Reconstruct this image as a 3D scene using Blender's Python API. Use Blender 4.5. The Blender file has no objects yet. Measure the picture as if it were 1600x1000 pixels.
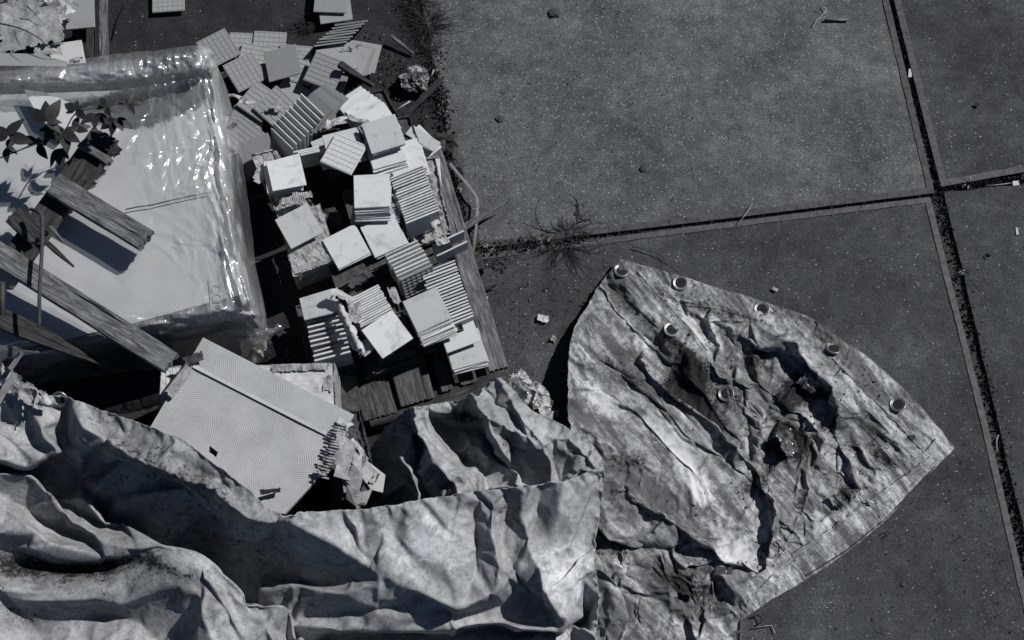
import bpy, bmesh, math, random
import numpy as np
from mathutils import Vector, Matrix, noise
from mathutils.geometry import delaunay_2d_cdt
R = math.radians
random.seed(7)
SC = bpy.context.scene
COL = SC.collection

# ---------------------------------------------------------------- camera
F = 2400.0                       # focal length in photograph pixels (1600 wide)
DIST = 6.6
TILT = R(20)
cam_d = bpy.data.cameras.new('camera')
cam = bpy.data.objects.new('camera', cam_d)
COL.objects.link(cam)
cam_d.sensor_width = 36.0
cam_d.lens = F/1600*36.0
cam_d.clip_start = 0.1
cam_d.clip_end = 500
CAM = Vector((0, -DIST*math.sin(TILT), DIST*math.cos(TILT)))
cam.location = CAM
cam.rotation_euler = (TILT, 0, 0)
SC.camera = cam

# ---------------------------------------------------------------- light
SUN = Vector((0.90*math.cos(R(49)), 0.436*math.cos(R(49)), math.sin(R(49)))).normalized()
w = bpy.data.worlds.new('World'); SC.world = w; w.use_nodes = True
nt = w.node_tree
sky = nt.nodes.new('ShaderNodeTexSky')
sky.sky_type = 'NISHITA'; sky.sun_disc = False
sky.air_density = 0.55; sky.dust_density = 0.3; sky.altitude = 800
sky.sun_elevation = math.asin(SUN.z); sky.sun_rotation = math.atan2(SUN.x, SUN.y)
bg = nt.nodes['Background']
nt.links.new(sky.outputs[0], bg.inputs[0]); bg.inputs[1].default_value = 0.05
sd = bpy.data.lights.new('sun', 'SUN'); sd.energy = 5.0; sd.angle = R(0.5); sd.color = (1.0, 0.985, 0.97)
so = bpy.data.objects.new('sun', sd); COL.objects.link(so)
so.rotation_euler = SUN.to_track_quat('Z', 'Y').to_euler()
so.location = (5, 3, 8)
SC.view_settings.view_transform = 'Standard'
SC.view_settings.look = 'None'
SC.view_settings.gamma = 1
SC.view_settings.use_curve_mapping = False
SC.view_settings.exposure = 0.12

# ---------------------------------------------------------------- helpers
_c, _s = math.cos(TILT), math.sin(TILT)
def P(px, py, h=0.0):
    """point at height h seen at photograph pixel px,py"""
    x, y, z = (px-800)/F, (500-py)/F, -1.0
    d = Vector((x, y*_c - z*_s, y*_s + z*_c))
    t = (h - CAM.z)/d.z
    return CAM + d*t
def Pn(px, py, h):
    x = (px-800)/F; y = (500-py)/F
    dy = y*_c + _s; dz = y*_s - _c
    t = (h - CAM.z)/dz
    return np.stack([x*t, CAM.y + dy*t, h + 0*t], -1)
def ang(px, py, deg, h=0.2):
    """world z rotation of a line seen at deg (counter-clockwise from image right)"""
    a = P(px, py, h); b = P(px+20*math.cos(R(deg)), py-20*math.sin(R(deg)), h)
    return math.atan2(b.y-a.y, b.x-a.x)

def tag(o, label=None, cat=None, group=None, kind=None):
    if label: o['label'] = label
    if cat: o['category'] = cat
    if group: o['group'] = group
    if kind: o['kind'] = kind
    return o
def empty(name, loc, label=None, cat=None, group=None, kind=None):
    o = bpy.data.objects.new(name, None); COL.objects.link(o)
    o.location = loc; o.empty_display_size = 0.05
    return tag(o, label, cat, group, kind)
def link(name, me, mat=None, parent=None, world=True):
    o = bpy.data.objects.new(name, me); COL.objects.link(o)
    if mat is not None and not me.materials: me.materials.append(mat)
    if parent is not None:
        o.parent = parent
        if world: o.location = -parent.location
    return o
def mesh(name, vs, fs, smooth=False):
    me = bpy.data.meshes.new(name)
    me.from_pydata([tuple(v) for v in vs], [], [tuple(f) for f in fs])
    me.update()
    if smooth: me.polygons.foreach_set('use_smooth', [True]*len(me.polygons))
    return me
def from_bm(name, bm, smooth=False):
    me = bpy.data.meshes.new(name); bm.to_mesh(me); bm.free()
    if smooth: me.polygons.foreach_set('use_smooth', [True]*len(me.polygons))
    return me
def bevel_all(bm, w, seg=1):
    bmesh.ops.bevel(bm, geom=bm.edges[:], offset=w, segments=seg, affect='EDGES', clamp_overlap=True)

# ---------------------------------------------------------------- materials
def lin(g): return (g*0.995, g, g*1.01, 1)
class NB:
    def __init__(s, name):
        s.m = bpy.data.materials.new(name); s.m.use_nodes = True
        s.t = s.m.node_tree; s.b = s.t.nodes['Principled BSDF']; s.out = s.t.nodes['Material Output']
        s.co = s.t.nodes.new('ShaderNodeTexCoord').outputs['Object']
    def n(s, typ, **kw):
        nd = s.t.nodes.new(typ)
        for k, v in kw.items(): setattr(nd, k, v)
        return nd
    def l(s, a, b): s.t.links.new(a, b)
    def map(s, scale=(1,1,1), rot=(0,0,0)):
        src = s.co
        if any(rot):
            r = s.n('ShaderNodeMapping'); r.inputs['Rotation'].default_value = rot; s.l(src, r.inputs[0]); src = r.outputs[0]
        m = s.n('ShaderNodeMapping'); m.inputs['Scale'].default_value = scale
        s.l(src, m.inputs[0]); return m.outputs[0]
    def noise(s, scale, detail=5, rough=.55, dist=0, co=None):
        x = s.n('ShaderNodeTexNoise'); x.inputs['Scale'].default_value = scale
        x.inputs['Detail'].default_value = detail; x.inputs['Roughness'].default_value = rough
        x.inputs['Distortion'].default_value = dist
        s.l(co or s.co, x.inputs['Vector']); return x.outputs['Fac']
    def ramp(s, fac, stops):
        r = s.n('ShaderNodeValToRGB'); e = r.color_ramp.elements
        while len(e) < len(stops): e.new(0.5)
        for i, (p, c) in enumerate(stops):
            e[i].position = p; e[i].color = lin(c) if not isinstance(c, tuple) else c
        s.l(fac, r.inputs[0]); return r.outputs[0]
    def val(s, fac, a, b, lo=0.0, hi=1.0, smooth=True):
        r = s.n('ShaderNodeMapRange'); r.interpolation_type = 'SMOOTHSTEP' if smooth else 'LINEAR'
        r.inputs['From Min'].default_value = a; r.inputs['From Max'].default_value = b
        r.inputs['To Min'].default_value = lo; r.inputs['To Max'].default_value = hi
        s.l(fac, r.inputs['Value']); return r.outputs[0]
    def math(s, op, a, b=None, c=None):
        m = s.n('ShaderNodeMath', operation=op)
        for i, v in enumerate((a, b, c)):
            if v is None: continue
            if isinstance(v, (int, float)): m.inputs[i].default_value = v
            else: s.l(v, m.inputs[i])
        return m.outputs[0]
    def mix(s, fac, a, b, mode='MIX'):
        m = s.n('ShaderNodeMix', data_type='RGBA', blend_type=mode)
        if isinstance(fac, (int, float)): m.inputs[0].default_value = fac
        else: s.l(fac, m.inputs[0])
        for i, v in ((6, a), (7, b)):
            if isinstance(v, (int, float)): m.inputs[i].default_value = lin(v)
            elif isinstance(v, tuple): m.inputs[i].default_value = v
            else: s.l(v, m.inputs[i])
        return m.outputs[2]
    def attr(s, name):
        a = s.n('ShaderNodeAttribute', attribute_name=name); return a.outputs['Fac']
    def bump(s, h, strength=.5, dist=.002, prev=None):
        b = s.n('ShaderNodeBump'); b.inputs['Strength'].default_value = strength; b.inputs['Distance'].default_value = dist
        s.l(h, b.inputs['Height'])
        if prev is not None: s.l(prev, b.inputs['Normal'])
        return b.outputs[0]
    def done(s, col, rough=.6, nrm=None, spec=.4, metal=0):
        if isinstance(col, (int, float)): s.b.inputs['Base Color'].default_value = lin(col)
        else: s.l(col, s.b.inputs['Base Color'])
        if isinstance(rough, (int, float)): s.b.inputs['Roughness'].default_value = rough
        else: s.l(rough, s.b.inputs['Roughness'])
        if nrm is not None: s.l(nrm, s.b.inputs['Normal'])
        s.b.inputs['Specular IOR Level'].default_value = spec
        s.b.inputs['Metallic'].default_value = metal
        return s.m

def m_concrete(name, base, fleck):
    n = NB(name)
    big = n.ramp(n.noise(1.9, 9, .68, .5), [(.30, base*.5), (.46, base*.85), (.58, base*1.1), (.72, base*1.6)])
    fine = n.ramp(n.noise(150, 4, .8), [(.32, .35), (.5, .95), (.68, 1.9)])
    c = n.mix(1.0, big, fine, 'MULTIPLY')
    mid = n.ramp(n.noise(16, 8, .75), [(.3, .6), (.7, 1.4)])
    c = n.mix(1.0, c, mid, 'MULTIPLY')
    v = n.n('ShaderNodeTexVoronoi'); v.inputs['Scale'].default_value = 105; n.l(n.co, v.inputs['Vector'])
    spot = n.math('LESS_THAN', v.outputs['Distance'], .30)
    sep = n.n('ShaderNodeSeparateColor'); n.l(v.outputs['Color'], sep.inputs[0])
    rare = n.math('GREATER_THAN', n.math('ADD', sep.outputs[0], n.math('MULTIPLY', n.noise(3.0, 4), .30)), 1.13-fleck)
    c = n.mix(n.math('MULTIPLY', spot, n.math('MULTIPLY', rare, .9)), c, n.ramp(sep.outputs[1], [(0, base*1.5), (.6, base*3.0), (1, .34)]))
    rare2 = n.math('LESS_THAN', sep.outputs[2], .1)
    c = n.mix(n.math('MULTIPLY', spot, n.math('MULTIPLY', rare2, .7)), c, .008)
    # old water marks with a faint tide edge
    wm = n.noise(1.1, 5, .55, 1.6)
    c = n.mix(n.math('MULTIPLY', n.val(wm, .50, .56), .22), c, base*.4)
    c = n.mix(n.math('MULTIPLY', n.val(n.math('ABSOLUTE', n.math('SUBTRACT', wm, .56)), 0, .010, 1, 0), .18), c, base*1.9)
    # soft dark blotches
    bl = n.val(n.noise(6.5, 3, .5), .62, .75)
    c = n.mix(n.math('MULTIPLY', bl, .45), c, base*.35)
    nr = n.bump(n.noise(160, 4, .7), .7, .004)
    nr = n.bump(n.noise(9, 4, .6), .3, .01, nr)
    return n.done(c, .85, nr, .12)
def m_plain(name, lo, hi, scale=30, rough=.7, bs=120, bd=.0015, spec=.14, metal=0, bstr=.5):
    n = NB(name)
    c = n.ramp(n.noise(scale, 6, .65, .3), [(.28, lo), (.72, hi)])
    return n.done(c, rough, n.bump(n.noise(bs, 4, .6), bstr, bd), spec, metal)
def m_tile(name, base, dirt=.25):
    n = NB(name)
    oi = n.n('ShaderNodeObjectInfo')
    c = n.ramp(oi.outputs['Random'], [(0, base*.74), (.5, base*.95), (1, base*1.08)])
    c = n.mix(1.0, c, n.ramp(n.noise(420, 2, .6), [(.35, .86), (.65, 1.1)]), 'MULTIPLY')
    mp = n.n('ShaderNodeVectorMath', operation='ADD')
    cm = n.n('ShaderNodeCombineXYZ'); n.l(oi.outputs['Random'], cm.inputs[2])
    sc = n.n('ShaderNodeVectorMath', operation='SCALE'); sc.inputs['Scale'].default_value = 40; n.l(cm.outputs[0], sc.inputs[0])
    n.l(n.co, mp.inputs[0]); n.l(sc.outputs[0], mp.inputs[1])
    d = n.val(n.noise(14, 6, .7, .6, mp.outputs[0]), .5, .78)
    c = n.mix(n.math('MULTIPLY', d, dirt), c, base*.35)
    d2 = n.val(n.noise(60, 3, .6, 0, mp.outputs[0]), .70, .74)
    c = n.mix(n.math('MULTIPLY', d2, .45), c, base*.3)
    return n.done(c, .55, n.bump(n.noise(500, 2, .5), .15, .0006), .2)
def m_wood(name, lo, hi):
    n = NB(name)
    v = n.map((4.2, 40, 40))
    g = n.noise(1.0, 10, .78, 1.8, v)
    c = n.ramp(g, [(.36, lo*.2), (.44, lo), (.56, (lo+hi)/2), (.68, hi)])
    g2 = n.noise(1.0, 4, .6, .3, n.map((14, 200, 200)))
    c = n.mix(1.0, c, n.ramp(g2, [(.3, .5), (.6, 1.1)]), 'MULTIPLY')
    blot = n.val(n.noise(9, 5, .7, .5), .5, .72)
    c = n.mix(n.math('MULTIPLY', blot, .6), c, lo*.4)
    # knots
    vo = n.n('ShaderNodeTexVoronoi'); vo.inputs['Scale'].default_value = 1.0; n.l(n.map((3.2, 9, 9)), vo.inputs['Vector'])
    k = n.val(vo.outputs['Distance'], .06, .14, 1, 0)
    c = n.mix(n.math('MULTIPLY', k, .7), c, lo*.35)
    nr = n.bump(g, .8, .005); nr = n.bump(g2, .6, .003, nr)
    return n.done(c, .85, nr, .2)
def m_tarp(name, base, swirl=1.0, streaks=False):
    n = NB(name)
    st = n.attr('stain')  # mask holds stains plus painted light and shade of the folds
    w0 = n.noise(4.2, 9, .68, 1.3)
    k = 1.0 if streaks else .55
    c = n.ramp(w0, [(.30, base*(1-.72*k)), (.44, base*(1-.25*k)), (.56, base*(1+.15*k)), (.72, base*(1+.8*k))])
    f = n.noise(38, 8, .8, .3)
    c = n.mix(1.0, c, n.ramp(f, [(.30, .5 if streaks else .68), (.5, 1.0), (.70, 1.4 if streaks else 1.18)]), 'MULTIPLY')
    # smeared tide lines
    for sc, ds, off, wd, am in ((3.2, 3.2, .5, .012, .34), (7.5, 2.6, .53, .016, .42), (2.1, 4.5, .46, .007, .5)):
        tl = n.noise(sc, 5, .55, ds)
        band = n.math('ABSOLUTE', n.math('SUBTRACT', tl, off))
        c = n.mix(n.math('MULTIPLY', n.val(band, 0, wd, 1, 0), am*swirl), c, base*.35)
    if streaks:      # run marks and washed streaks along the main folds
        sk = n.noise(1.0, 8, .70, .9, n.map((3.0, 13, 6), (0, 0, R(50))))
        c = n.mix(n.math('MULTIPLY', n.val(sk, .46, .58), .85), c, base*.2)
        c = n.mix(n.math('MULTIPLY', n.val(sk, .45, .34), .7), c, base*2.0)
    gr = n.noise(13, 9, .78, .8)
    c = n.mix(n.math('MULTIPLY', n.val(gr, .45, .64), .66*swirl), c, base*.27)
    sp = n.noise(85, 6, .8, .2)
    c = n.mix(n.math('MULTIPLY', n.val(sp, .56, .66), .6*swirl), c, base*.14)
    c = n.mix(n.val(n.math('ADD', st, n.math('MULTIPLY', n.math('SUBTRACT', n.noise(6, 6, .6, .8), .5), .5)), .02, .40, 0, .55), c, base*.28)
    nz = n.math('SUBTRACT', n.noise(20, 9, .8, .4), .5)
    a = n.math('ADD', n.math('MULTIPLY', st, 1.5), n.math('MULTIPLY', nz, 2.4))
    a = n.math('ADD', a, n.math('MULTIPLY', n.math('SUBTRACT', n.noise(95, 6, .8), .5), 1.6))
    c = n.mix(n.val(a, .30, .75, 0, .97), c, .009)
    cl = n.math('SUBTRACT', n.math('MULTIPLY', st, -1), n.math('MULTIPLY', n.math('SUBTRACT', n.noise(17, 9, .78, .6), .45), 2.2))  # negative mask brightens the cloth, painting sunlit folds into the colour
    c = n.mix(n.val(cl, .15, .8, 0, .88), c, base*(1.9 if streaks else 2.0))
    nr = n.bump(n.noise(20, 7, .65, .5), .4, .008)
    nr = n.bump(n.noise(330, 2, .5), .22, .0008, nr)
    return n.done(c, n.val(gr, .3, .7, .55, .78), nr, .10)
def m_film(name):
    n = NB(name)
    st = n.attr('stain')
    g = n.noise(1.0, 6, .65, 1.1, n.map((30, 4, 14), (0, 0, R(-13))))
    gg = n.val(g, .40, .70)
    milk = n.math('ADD', n.math('MULTIPLY', gg, .12), n.math('MULTIPLY', st, n.math('ADD', .42, n.math('MULTIPLY', gg, .28))))
    milk = n.math('MINIMUM', n.math('MAXIMUM', milk, .13), .72)
    tr = n.n('ShaderNodeBsdfTransparent')
    n.b.inputs['Base Color'].default_value = lin(.46)
    n.b.inputs['Roughness'].default_value = .22
    n.b.inputs['Specular IOR Level'].default_value = .8
    hh = n.math('MULTIPLY', n.noise(1.0, 5, .6, .8, n.map((70, 7, 30), (0, 0, R(-13)))), n.math('ADD', n.math('MULTIPLY', st, 1.0), .10))
    nr = n.bump(hh, .5, .004)
    nr = n.bump(n.noise(22, 3, .5, .9), .25, .004, nr)
    n.l(nr, n.b.inputs['Normal'])
    mx = n.n('ShaderNodeMixShader'); n.l(milk, mx.inputs[0]); n.l(tr.outputs[0], mx.inputs[1]); n.l(n.b.outputs[0], mx.inputs[2])
    gl = n.n('ShaderNodeBsdfGlossy'); gl.inputs['Roughness'].default_value = .20; gl.inputs['Color'].default_value = (1,1,1,1)
    n.l(nr, gl.inputs['Normal'])
    fr = n.n('ShaderNodeFresnel'); fr.inputs[0].default_value = 1.55
    m2 = n.n('ShaderNodeMixShader'); m2.inputs[0].default_value = .10
    n.l(mx.outputs[0], m2.inputs[1]); n.l(gl.outputs[0], m2.inputs[2])
    n.l(m2.outputs[0], n.out.inputs[0]); return n.m
def m_trowel(name, base):
    """panel back combed with a notched trowel: overlapping arcs of fine ridges"""
    n = NB(name)
    v = n.n('ShaderNodeTexVoronoi'); v.inputs['Scale'].default_value = 8.0; v.inputs['Randomness'].default_value = 1.0
    wob = n.n('ShaderNodeVectorMath', operation='ADD')
    nz = n.n('ShaderNodeTexNoise'); nz.inputs['Scale'].default_value = 5; n.l(n.co, nz.inputs['Vector'])
    sc = n.n('ShaderNodeVectorMath', operation='SCALE'); sc.inputs['Scale'].default_value = .10
    n.l(nz.outputs['Color'], sc.inputs[0]); n.l(n.co, wob.inputs[0]); n.l(sc.outputs[0], wob.inputs[1])
    n.l(wob.outputs[0], v.inputs['Vector'])
    # arc centre = a point flung out from each cell by its own random vector
    cen = n.n('ShaderNodeVectorMath', operation='SUBTRACT'); n.l(v.outputs['Color'], cen.inputs[0]); cen.inputs[1].default_value = (.5,.5,.5)
    fl = n.n('ShaderNodeVectorMath', operation='MULTIPLY'); fl.inputs[1].default_value = (1, 1, 0); n.l(cen.outputs[0], fl.inputs[0])
    nm = n.n('ShaderNodeVectorMath', operation='NORMALIZE'); n.l(fl.outputs[0], nm.inputs[0])
    far = n.n('ShaderNodeVectorMath', operation='SCALE'); far.inputs['Scale'].default_value = .30; n.l(nm.outputs[0], far.inputs[0])
    add = n.n('ShaderNodeVectorMath', operation='ADD'); n.l(v.outputs['Position'], add.inputs[0]); n.l(far.outputs[0], add.inputs[1])
    dd = n.n('ShaderNodeVectorMath', operation='DISTANCE'); n.l(n.co, dd.inputs[0]); n.l(add.outputs[0], dd.inputs[1])
    wv = n.math('SINE', n.math('MULTIPLY', dd.outputs['Value'], 800))
    h = n.val(wv, -1, 1)
    c = n.ramp(n.noise(8, 6, .65), [(.3, base*.8), (.7, base*1.08)])
    c = n.mix(n.math('MULTIPLY', n.val(h, .45, .1), .16), c, base*.45)
    c = n.mix(n.val(n.noise(34, 6, .75, .4), .64, .74, 0, .6), c, base*.3)
    nr = n.bump(n.math('MULTIPLY', h, n.val(n.noise(7, 4, .6), .35, .6, .25, 1)), .5, .0022); nr = n.bump(n.noise(60, 4), .3, .002, nr)
    return n.done(c, .75, nr, .25)
def m_card(name, lo, hi, freq=0, rot=0):
    n = NB(name)
    c = n.ramp(n.noise(24, 8, .75, .5), [(.3, lo), (.5, (lo+hi)/2), (.7, hi)])
    h = n.noise(70, 6, .7, .8)
    nr = n.bump(h, .8, .006)
    if freq:
        w_ = n.n('ShaderNodeTexWave'); w_.inputs['Scale'].default_value = freq; w_.inputs['Distortion'].default_value = 1.5
        n.l(n.map((1,1,1), (0,0,rot)), w_.inputs['Vector'])
        nr = n.bump(w_.outputs['Fac'], .7, .004, nr)
    c = n.mix(n.val(n.noise(90, 4, .7), .62, .7, 0, .5), c, lo*.3)
    return n.done(c, .85, nr, .12)

MT = {}
MT['slab_light'] = m_concrete('concrete_flecked', .080, .20)
MT['slab_dark'] = m_concrete('concrete_dark', .046, .10)
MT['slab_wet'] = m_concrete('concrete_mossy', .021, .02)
MT['steel_edge'] = m_plain('weathered_steel_edge', .03, .085, 40, .6, 90, .003)
MT['steel_dark'] = m_plain('rusted_steel_edge', .022, .075, 40, .7, 90, .003)
MT['soil'] = m_plain('damp_soil', .016, .060, 60, .95, 160, .012, .1)
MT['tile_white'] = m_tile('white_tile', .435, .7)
MT['tile_grey'] = m_tile('grey_tile', .22, .35)  # grey also stands in for shade on tiles tilted away
MT['tile_back'] = m_tile('tile_back', .23, .3)
MT['tile_back_white'] = m_tile('pale_tile_back', .56, .15)
MT['wood'] = m_wood('weathered_wood', .07, .24)
MT['wood_dark'] = m_wood('dark_rotten_wood', .018, .075)
MT['wood_shaded'] = m_wood('shaded_pallet_wood', .035, .12)  # slats toned darker to stand in for the shade over them
MT['tarp_pale'] = m_tarp('pale_tarpaulin', .285, .75)
MT['tarp_stained'] = m_tarp('stained_tarpaulin', .265, 1.2, True)
MT['film'] = m_film('clear_plastic_film')
MT['board'] = m_plain('pale_board', .30, .42, 5, .75, 200, .001)
MT['trowel'] = m_trowel('combed_adhesive', .33)
MT['card'] = m_card('torn_cardboard', .11, .36)
MT['card_rib'] = m_card('corrugated_cardboard', .12, .40)
MT['card_dark'] = m_card('dark_cardboard', .025, .08)  # far darker tone than the other cardboard
MT['paper'] = m_card('crumpled_paper', .20, .50)
MT['metal'] = m_plain('dull_metal_ring', .10, .26, 80, .4, 100, .001, .5, .85)
MT['black'] = m_plain('dark_void_cloth', .008, .02, 40, .9)
MT['rust'] = m_plain('rusty_rod', .02, .06, 60, .7)
MT['leaf'] = m_plain('creeper_leaf', .010, .030, 30, .5, 60, .002)
MT['grass'] = m_plain('dry_grass', .008, .032, 20, .7)
MT['straw'] = m_plain('pale_straw', .16, .34, 30, .7)
MT['strap'] = m_plain('packing_strap', .11, .2, 20, .5)
MT['wrapper'] = m_plain('shiny_pale_wrapper', .10, .45, 14, .28, 50, .004, .6)
MT['bag'] = m_plain('dark_plastic_bag', .02, .12, 18, .25, 60, .004, .7)
def _edge():
    n = NB('board_print'); return n.done(.25, .8)
MT['print'] = _edge()
# ---------------------------------------------------------------- ground and slabs
z0 = -0.018
ground = tag(link('ground', mesh('ground', [(-60,-60,z0),(60,-60,z0),(60,60,z0),(-60,60,z0)], [(0,1,2,3)]), MT['soil']), kind='structure')
pave = empty('pavement', P(800, 300, 0), kind='structure')
def slab(poly, mat, frame=None, fmat=None, fw=.024, z=0.0, label=None):
    """cast slab with chamfered top and an optional steel angle let into chosen edges"""
    pts = [P(x, y, 0) for x, y in poly]
    bm = bmesh.new()
    # subdivided outline with chipped arrises
    ring = []
    for i, a in enumerate(pts):
        b = pts[(i+1) % len(pts)]
        n_ = max(1, int((b-a).length/.03))
        nrm = Vector((b.y-a.y, a.x-b.x, 0)).normalized()
        for k in range(n_):
            q = a.lerp(b, k/n_)
            j = 0 if k == 0 else (noise.noise(q*9)*.006 + noise.noise(q*40)*.003)
            ring.append(q + nrm*j)
    cen = sum(pts, Vector())/len(pts)
    top = [bm.verts.new((q.x+(cen.x-q.x)*.002, q.y+(cen.y-q.y)*.002, z)) for q in ring]
    mid = [bm.verts.new((q.x, q.y, z-.006)) for q in ring]
    bot = [bm.verts.new((q.x, q.y, z0-.05)) for q in ring]
    bm.faces.new(top)
    m = len(ring)
    for i in range(m):
        j = (i+1) % m
        bm.faces.new((top[j], top[i], mid[i], mid[j])); bm.faces.new((mid[j], mid[i], bot[i], bot[j]))
    bmesh.ops.triangulate(bm, faces=[f for f in bm.faces if len(f.verts) > 4])
    bmesh.ops.recalc_face_normals(bm, faces=bm.faces)
    s = link('slab', from_bm('slab', bm), mat, pave)
    if label: s['label'] = label
    for i in (frame or []):
        a, b = pts[i], pts[(i+1) % len(pts)]
        nrm = Vector((b.y-a.y, a.x-b.x, 0)).normalized()
        if (cen-a).dot(nrm) < 0: nrm = -nrm
        n_ = max(2, int((b-a).length/.04)); vs = []; fs = []
        for k in range(n_+1):
            q = a.lerp(b, k/n_); e = noise.noise(q*6)*.002
            ww = fw*(1+.15*noise.noise(q*12))
            lo, hi = q - nrm*.003, q + nrm*(ww)
            vs += [(lo.x, lo.y, z-.05), (lo.x, lo.y, z+.003+e), (hi.x, hi.y, z+.004+e), (hi.x, hi.y, z-.004)]
        for k in range(n_):
            for t in range(3): fs.append((k*4+t, k*4+4+t, k*4+5+t, k*4+1+t))
        me = mesh('steel_edge', vs, fs)
        o = link('steel_edge', me, fmat or MT['steel_edge'], s, world=False)
    return s
slab([(640,-700),(1225,-700),(1387,-2),(1459,301),(1100,345),(741,388),(697,195),(650,-40)], MT['slab_light'], [2,3,4,5], MT['steel_dark'], .026, label='large pale-flecked slab at the top of the pavement')
slab([(1235,-700),(2300,-900),(2300,150),(1600,268),(1471,291),(1397,-2)], MT['slab_dark'], [3,4,5], MT['steel_edge'], .027, label='plain dark slab in the upper right corner')
slab([(744,399),(1100,353),(1452,309),(1540,655),(1606,940),(1720,1500),(900,1700),(760,1200)], MT['slab_dark'], [0,1,2,3,4], MT['steel_edge'], label='slab the stained tarpaulin lies on')
slab([(1475,299),(1600,287),(2300,190),(2300,1500),(1748,1500),(1624,930),(1558,655)], MT['slab_dark'], label='slab at the right edge of the photo')
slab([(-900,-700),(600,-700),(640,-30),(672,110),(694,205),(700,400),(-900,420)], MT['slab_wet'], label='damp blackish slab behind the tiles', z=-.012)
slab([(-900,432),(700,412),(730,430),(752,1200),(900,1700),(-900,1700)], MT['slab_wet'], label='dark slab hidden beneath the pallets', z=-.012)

# litter, grit and moss in the joints: nobody could count it
def litter(segs, n_, seed, name, label, mat, z=z0+.01, smin=.003, smax=.010):
    rnd = random.Random(seed); vs = []; fs = []
    for _ in range(n_):
        (x0, y0, x1, y1, wd) = rnd.choice(segs); t = rnd.random()
        p = P(x0+(x1-x0)*t, y0+(y1-y0)*t, z) + Vector((rnd.gauss(0, wd), rnd.gauss(0, wd), 0))
        r = rnd.uniform(smin, smax); p.z = z + rnd.random()*.02
        b = len(vs); a0 = rnd.random()*6
        vs += [(p.x, p.y, p.z+r)] + [(p.x+r*math.cos(a0+k*2.1)*rnd.uniform(.6, 1.5), p.y+r*math.sin(a0+k*2.1)*rnd.uniform(.6, 1.5), p.z-r*.5) for k in range(3)]
        fs += [(b, b+1, b+2), (b, b+2, b+3), (b, b+3, b+1)]
    return tag(link(name, mesh(name, vs, fs), mat), label, None, kind='stuff')
J = [(1395,-5,1466,296,.010),(1466,296,1600,280,.012),(1466,300,1556,655,.016),(1556,655,1617,940,.016),(741,396,1459,306,.011)]
litter(J, 2600, 1, 'joint_litter', 'dark grit and moss filling the joints between slabs', MT['soil'], -.018, .003, .009)
litter([(1466,300,1556,655,.010),(1556,655,1617,940,.010),(1466,296,1600,280,.008),(760,396,960,372,.02),(1470,300,1476,340,.01)], 260, 2, 'straw_litter', 'pale straw bits lying in the joints', MT['straw'], -.028, .002, .004)
litter([(560,60,700,190,.05),(640,0,685,100,.035),(690,230,735,400,.03),(740,400,790,420,.02)], 1700, 3, 'soil_crumbs', 'dark soil crumbs scattered between the tiles and the pale slab', MT['soil'], -.014, .002, .007)
litter([(900,100,1300,250,.4),(1300,850,1500,950,.2),(760,100,1000,330,.12),(850,450,900,520,.1)], 130, 4, 'grit', 'tiny dark grit sprinkled over the slabs', MT['black'], 0.0, .002, .005)

# ---------------------------------------------------------------- tiles
TS = .150; TT = .0080
def tile_mesh(kind, sx=TS, sy=TS, t=TT):
    bm = bmesh.new()
    bmesh.ops.create_cube(bm, size=1)
    for v in bm.verts: v.co = Vector((v.co.x*sx, v.co.y*sy, v.co.z*t))
    bevel_all(bm, .0014, 2)
    if kind == 'grid':       # key ribs of the tile's back: six by six
        n_ = 6; m_ = sx*.5-.006
        def rib(cx, cy, lx, ly):
            r = bmesh.ops.create_cube(bm, size=1)
            for v in r['verts']:
                k = 1 if v.co.z < 0 else .6
                v.co = Vector((cx+v.co.x*lx*(k if lx < .01 else 1), cy+v.co.y*ly*(k if ly < .01 else 1), t/2+v.co.z*.0030+.0005))
        for i in range(n_+1):
            o = -m_+2*m_*i/n_
            rib(o, 0, .0032, 2*m_+.003); rib(0, o, 2*m_+.003, .00315)
        for v in bm.verts:
            pass
    return from_bm('tile_'+kind, bm)
def chip(me, seed):
    c = me.copy(); r_ = random.Random(seed); cs = r_.sample([(-1,-1),(1,-1),(1,1),(-1,1)], 1 if seed % 2 else 2)
    for v in c.vertices:
        for sx, sy in cs:
            d = max(0, (v.co.x*sx + v.co.y*sy) - TS*(1-.03*(1+seed % 3)))
            if v.co.x*sx > TS*.3 and v.co.y*sy > TS*.3: v.co.x -= sx*d*.5; v.co.y -= sy*d*.5; v.co.z -= d*.15 if v.co.z > 0 else 0
    return c
ME = {}
for k, ms in {'face': ['tile_white','tile_grey'], 'grid': ['tile_back','tile_back_white']}.items():
    base = tile_mesh(k)
    for m in ms:
        c = base.copy(); c.materials.append(MT[m]); ME[(k, m)] = c
half = tile_mesh('half', .055, TS); half.materials.append(MT['tile_white'])
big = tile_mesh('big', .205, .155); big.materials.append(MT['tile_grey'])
def tri_tile():
    bm = bmesh.new(); pts = [(-.045,.045),(.035,.05),(.055,-.08),(-.055,-.02)]
    up = [bm.verts.new((x,y,TT/2)) for x,y in pts]; dn = [bm.verts.new((x,y,-TT/2)) for x,y in pts]
    bm.faces.new(up[::-1]); bm.faces.new(dn)
    for i in range(4): bm.faces.new((up[i],up[(i+1)%4],dn[(i+1)%4],dn[i]))
    bmesh.ops.recalc_face_normals(bm, faces=bm.faces); bevel_all(bm, .001); return from_bm('tile_shard', bm)
shard = tri_tile(); shard.materials.append(MT['tile_white'])

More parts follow.
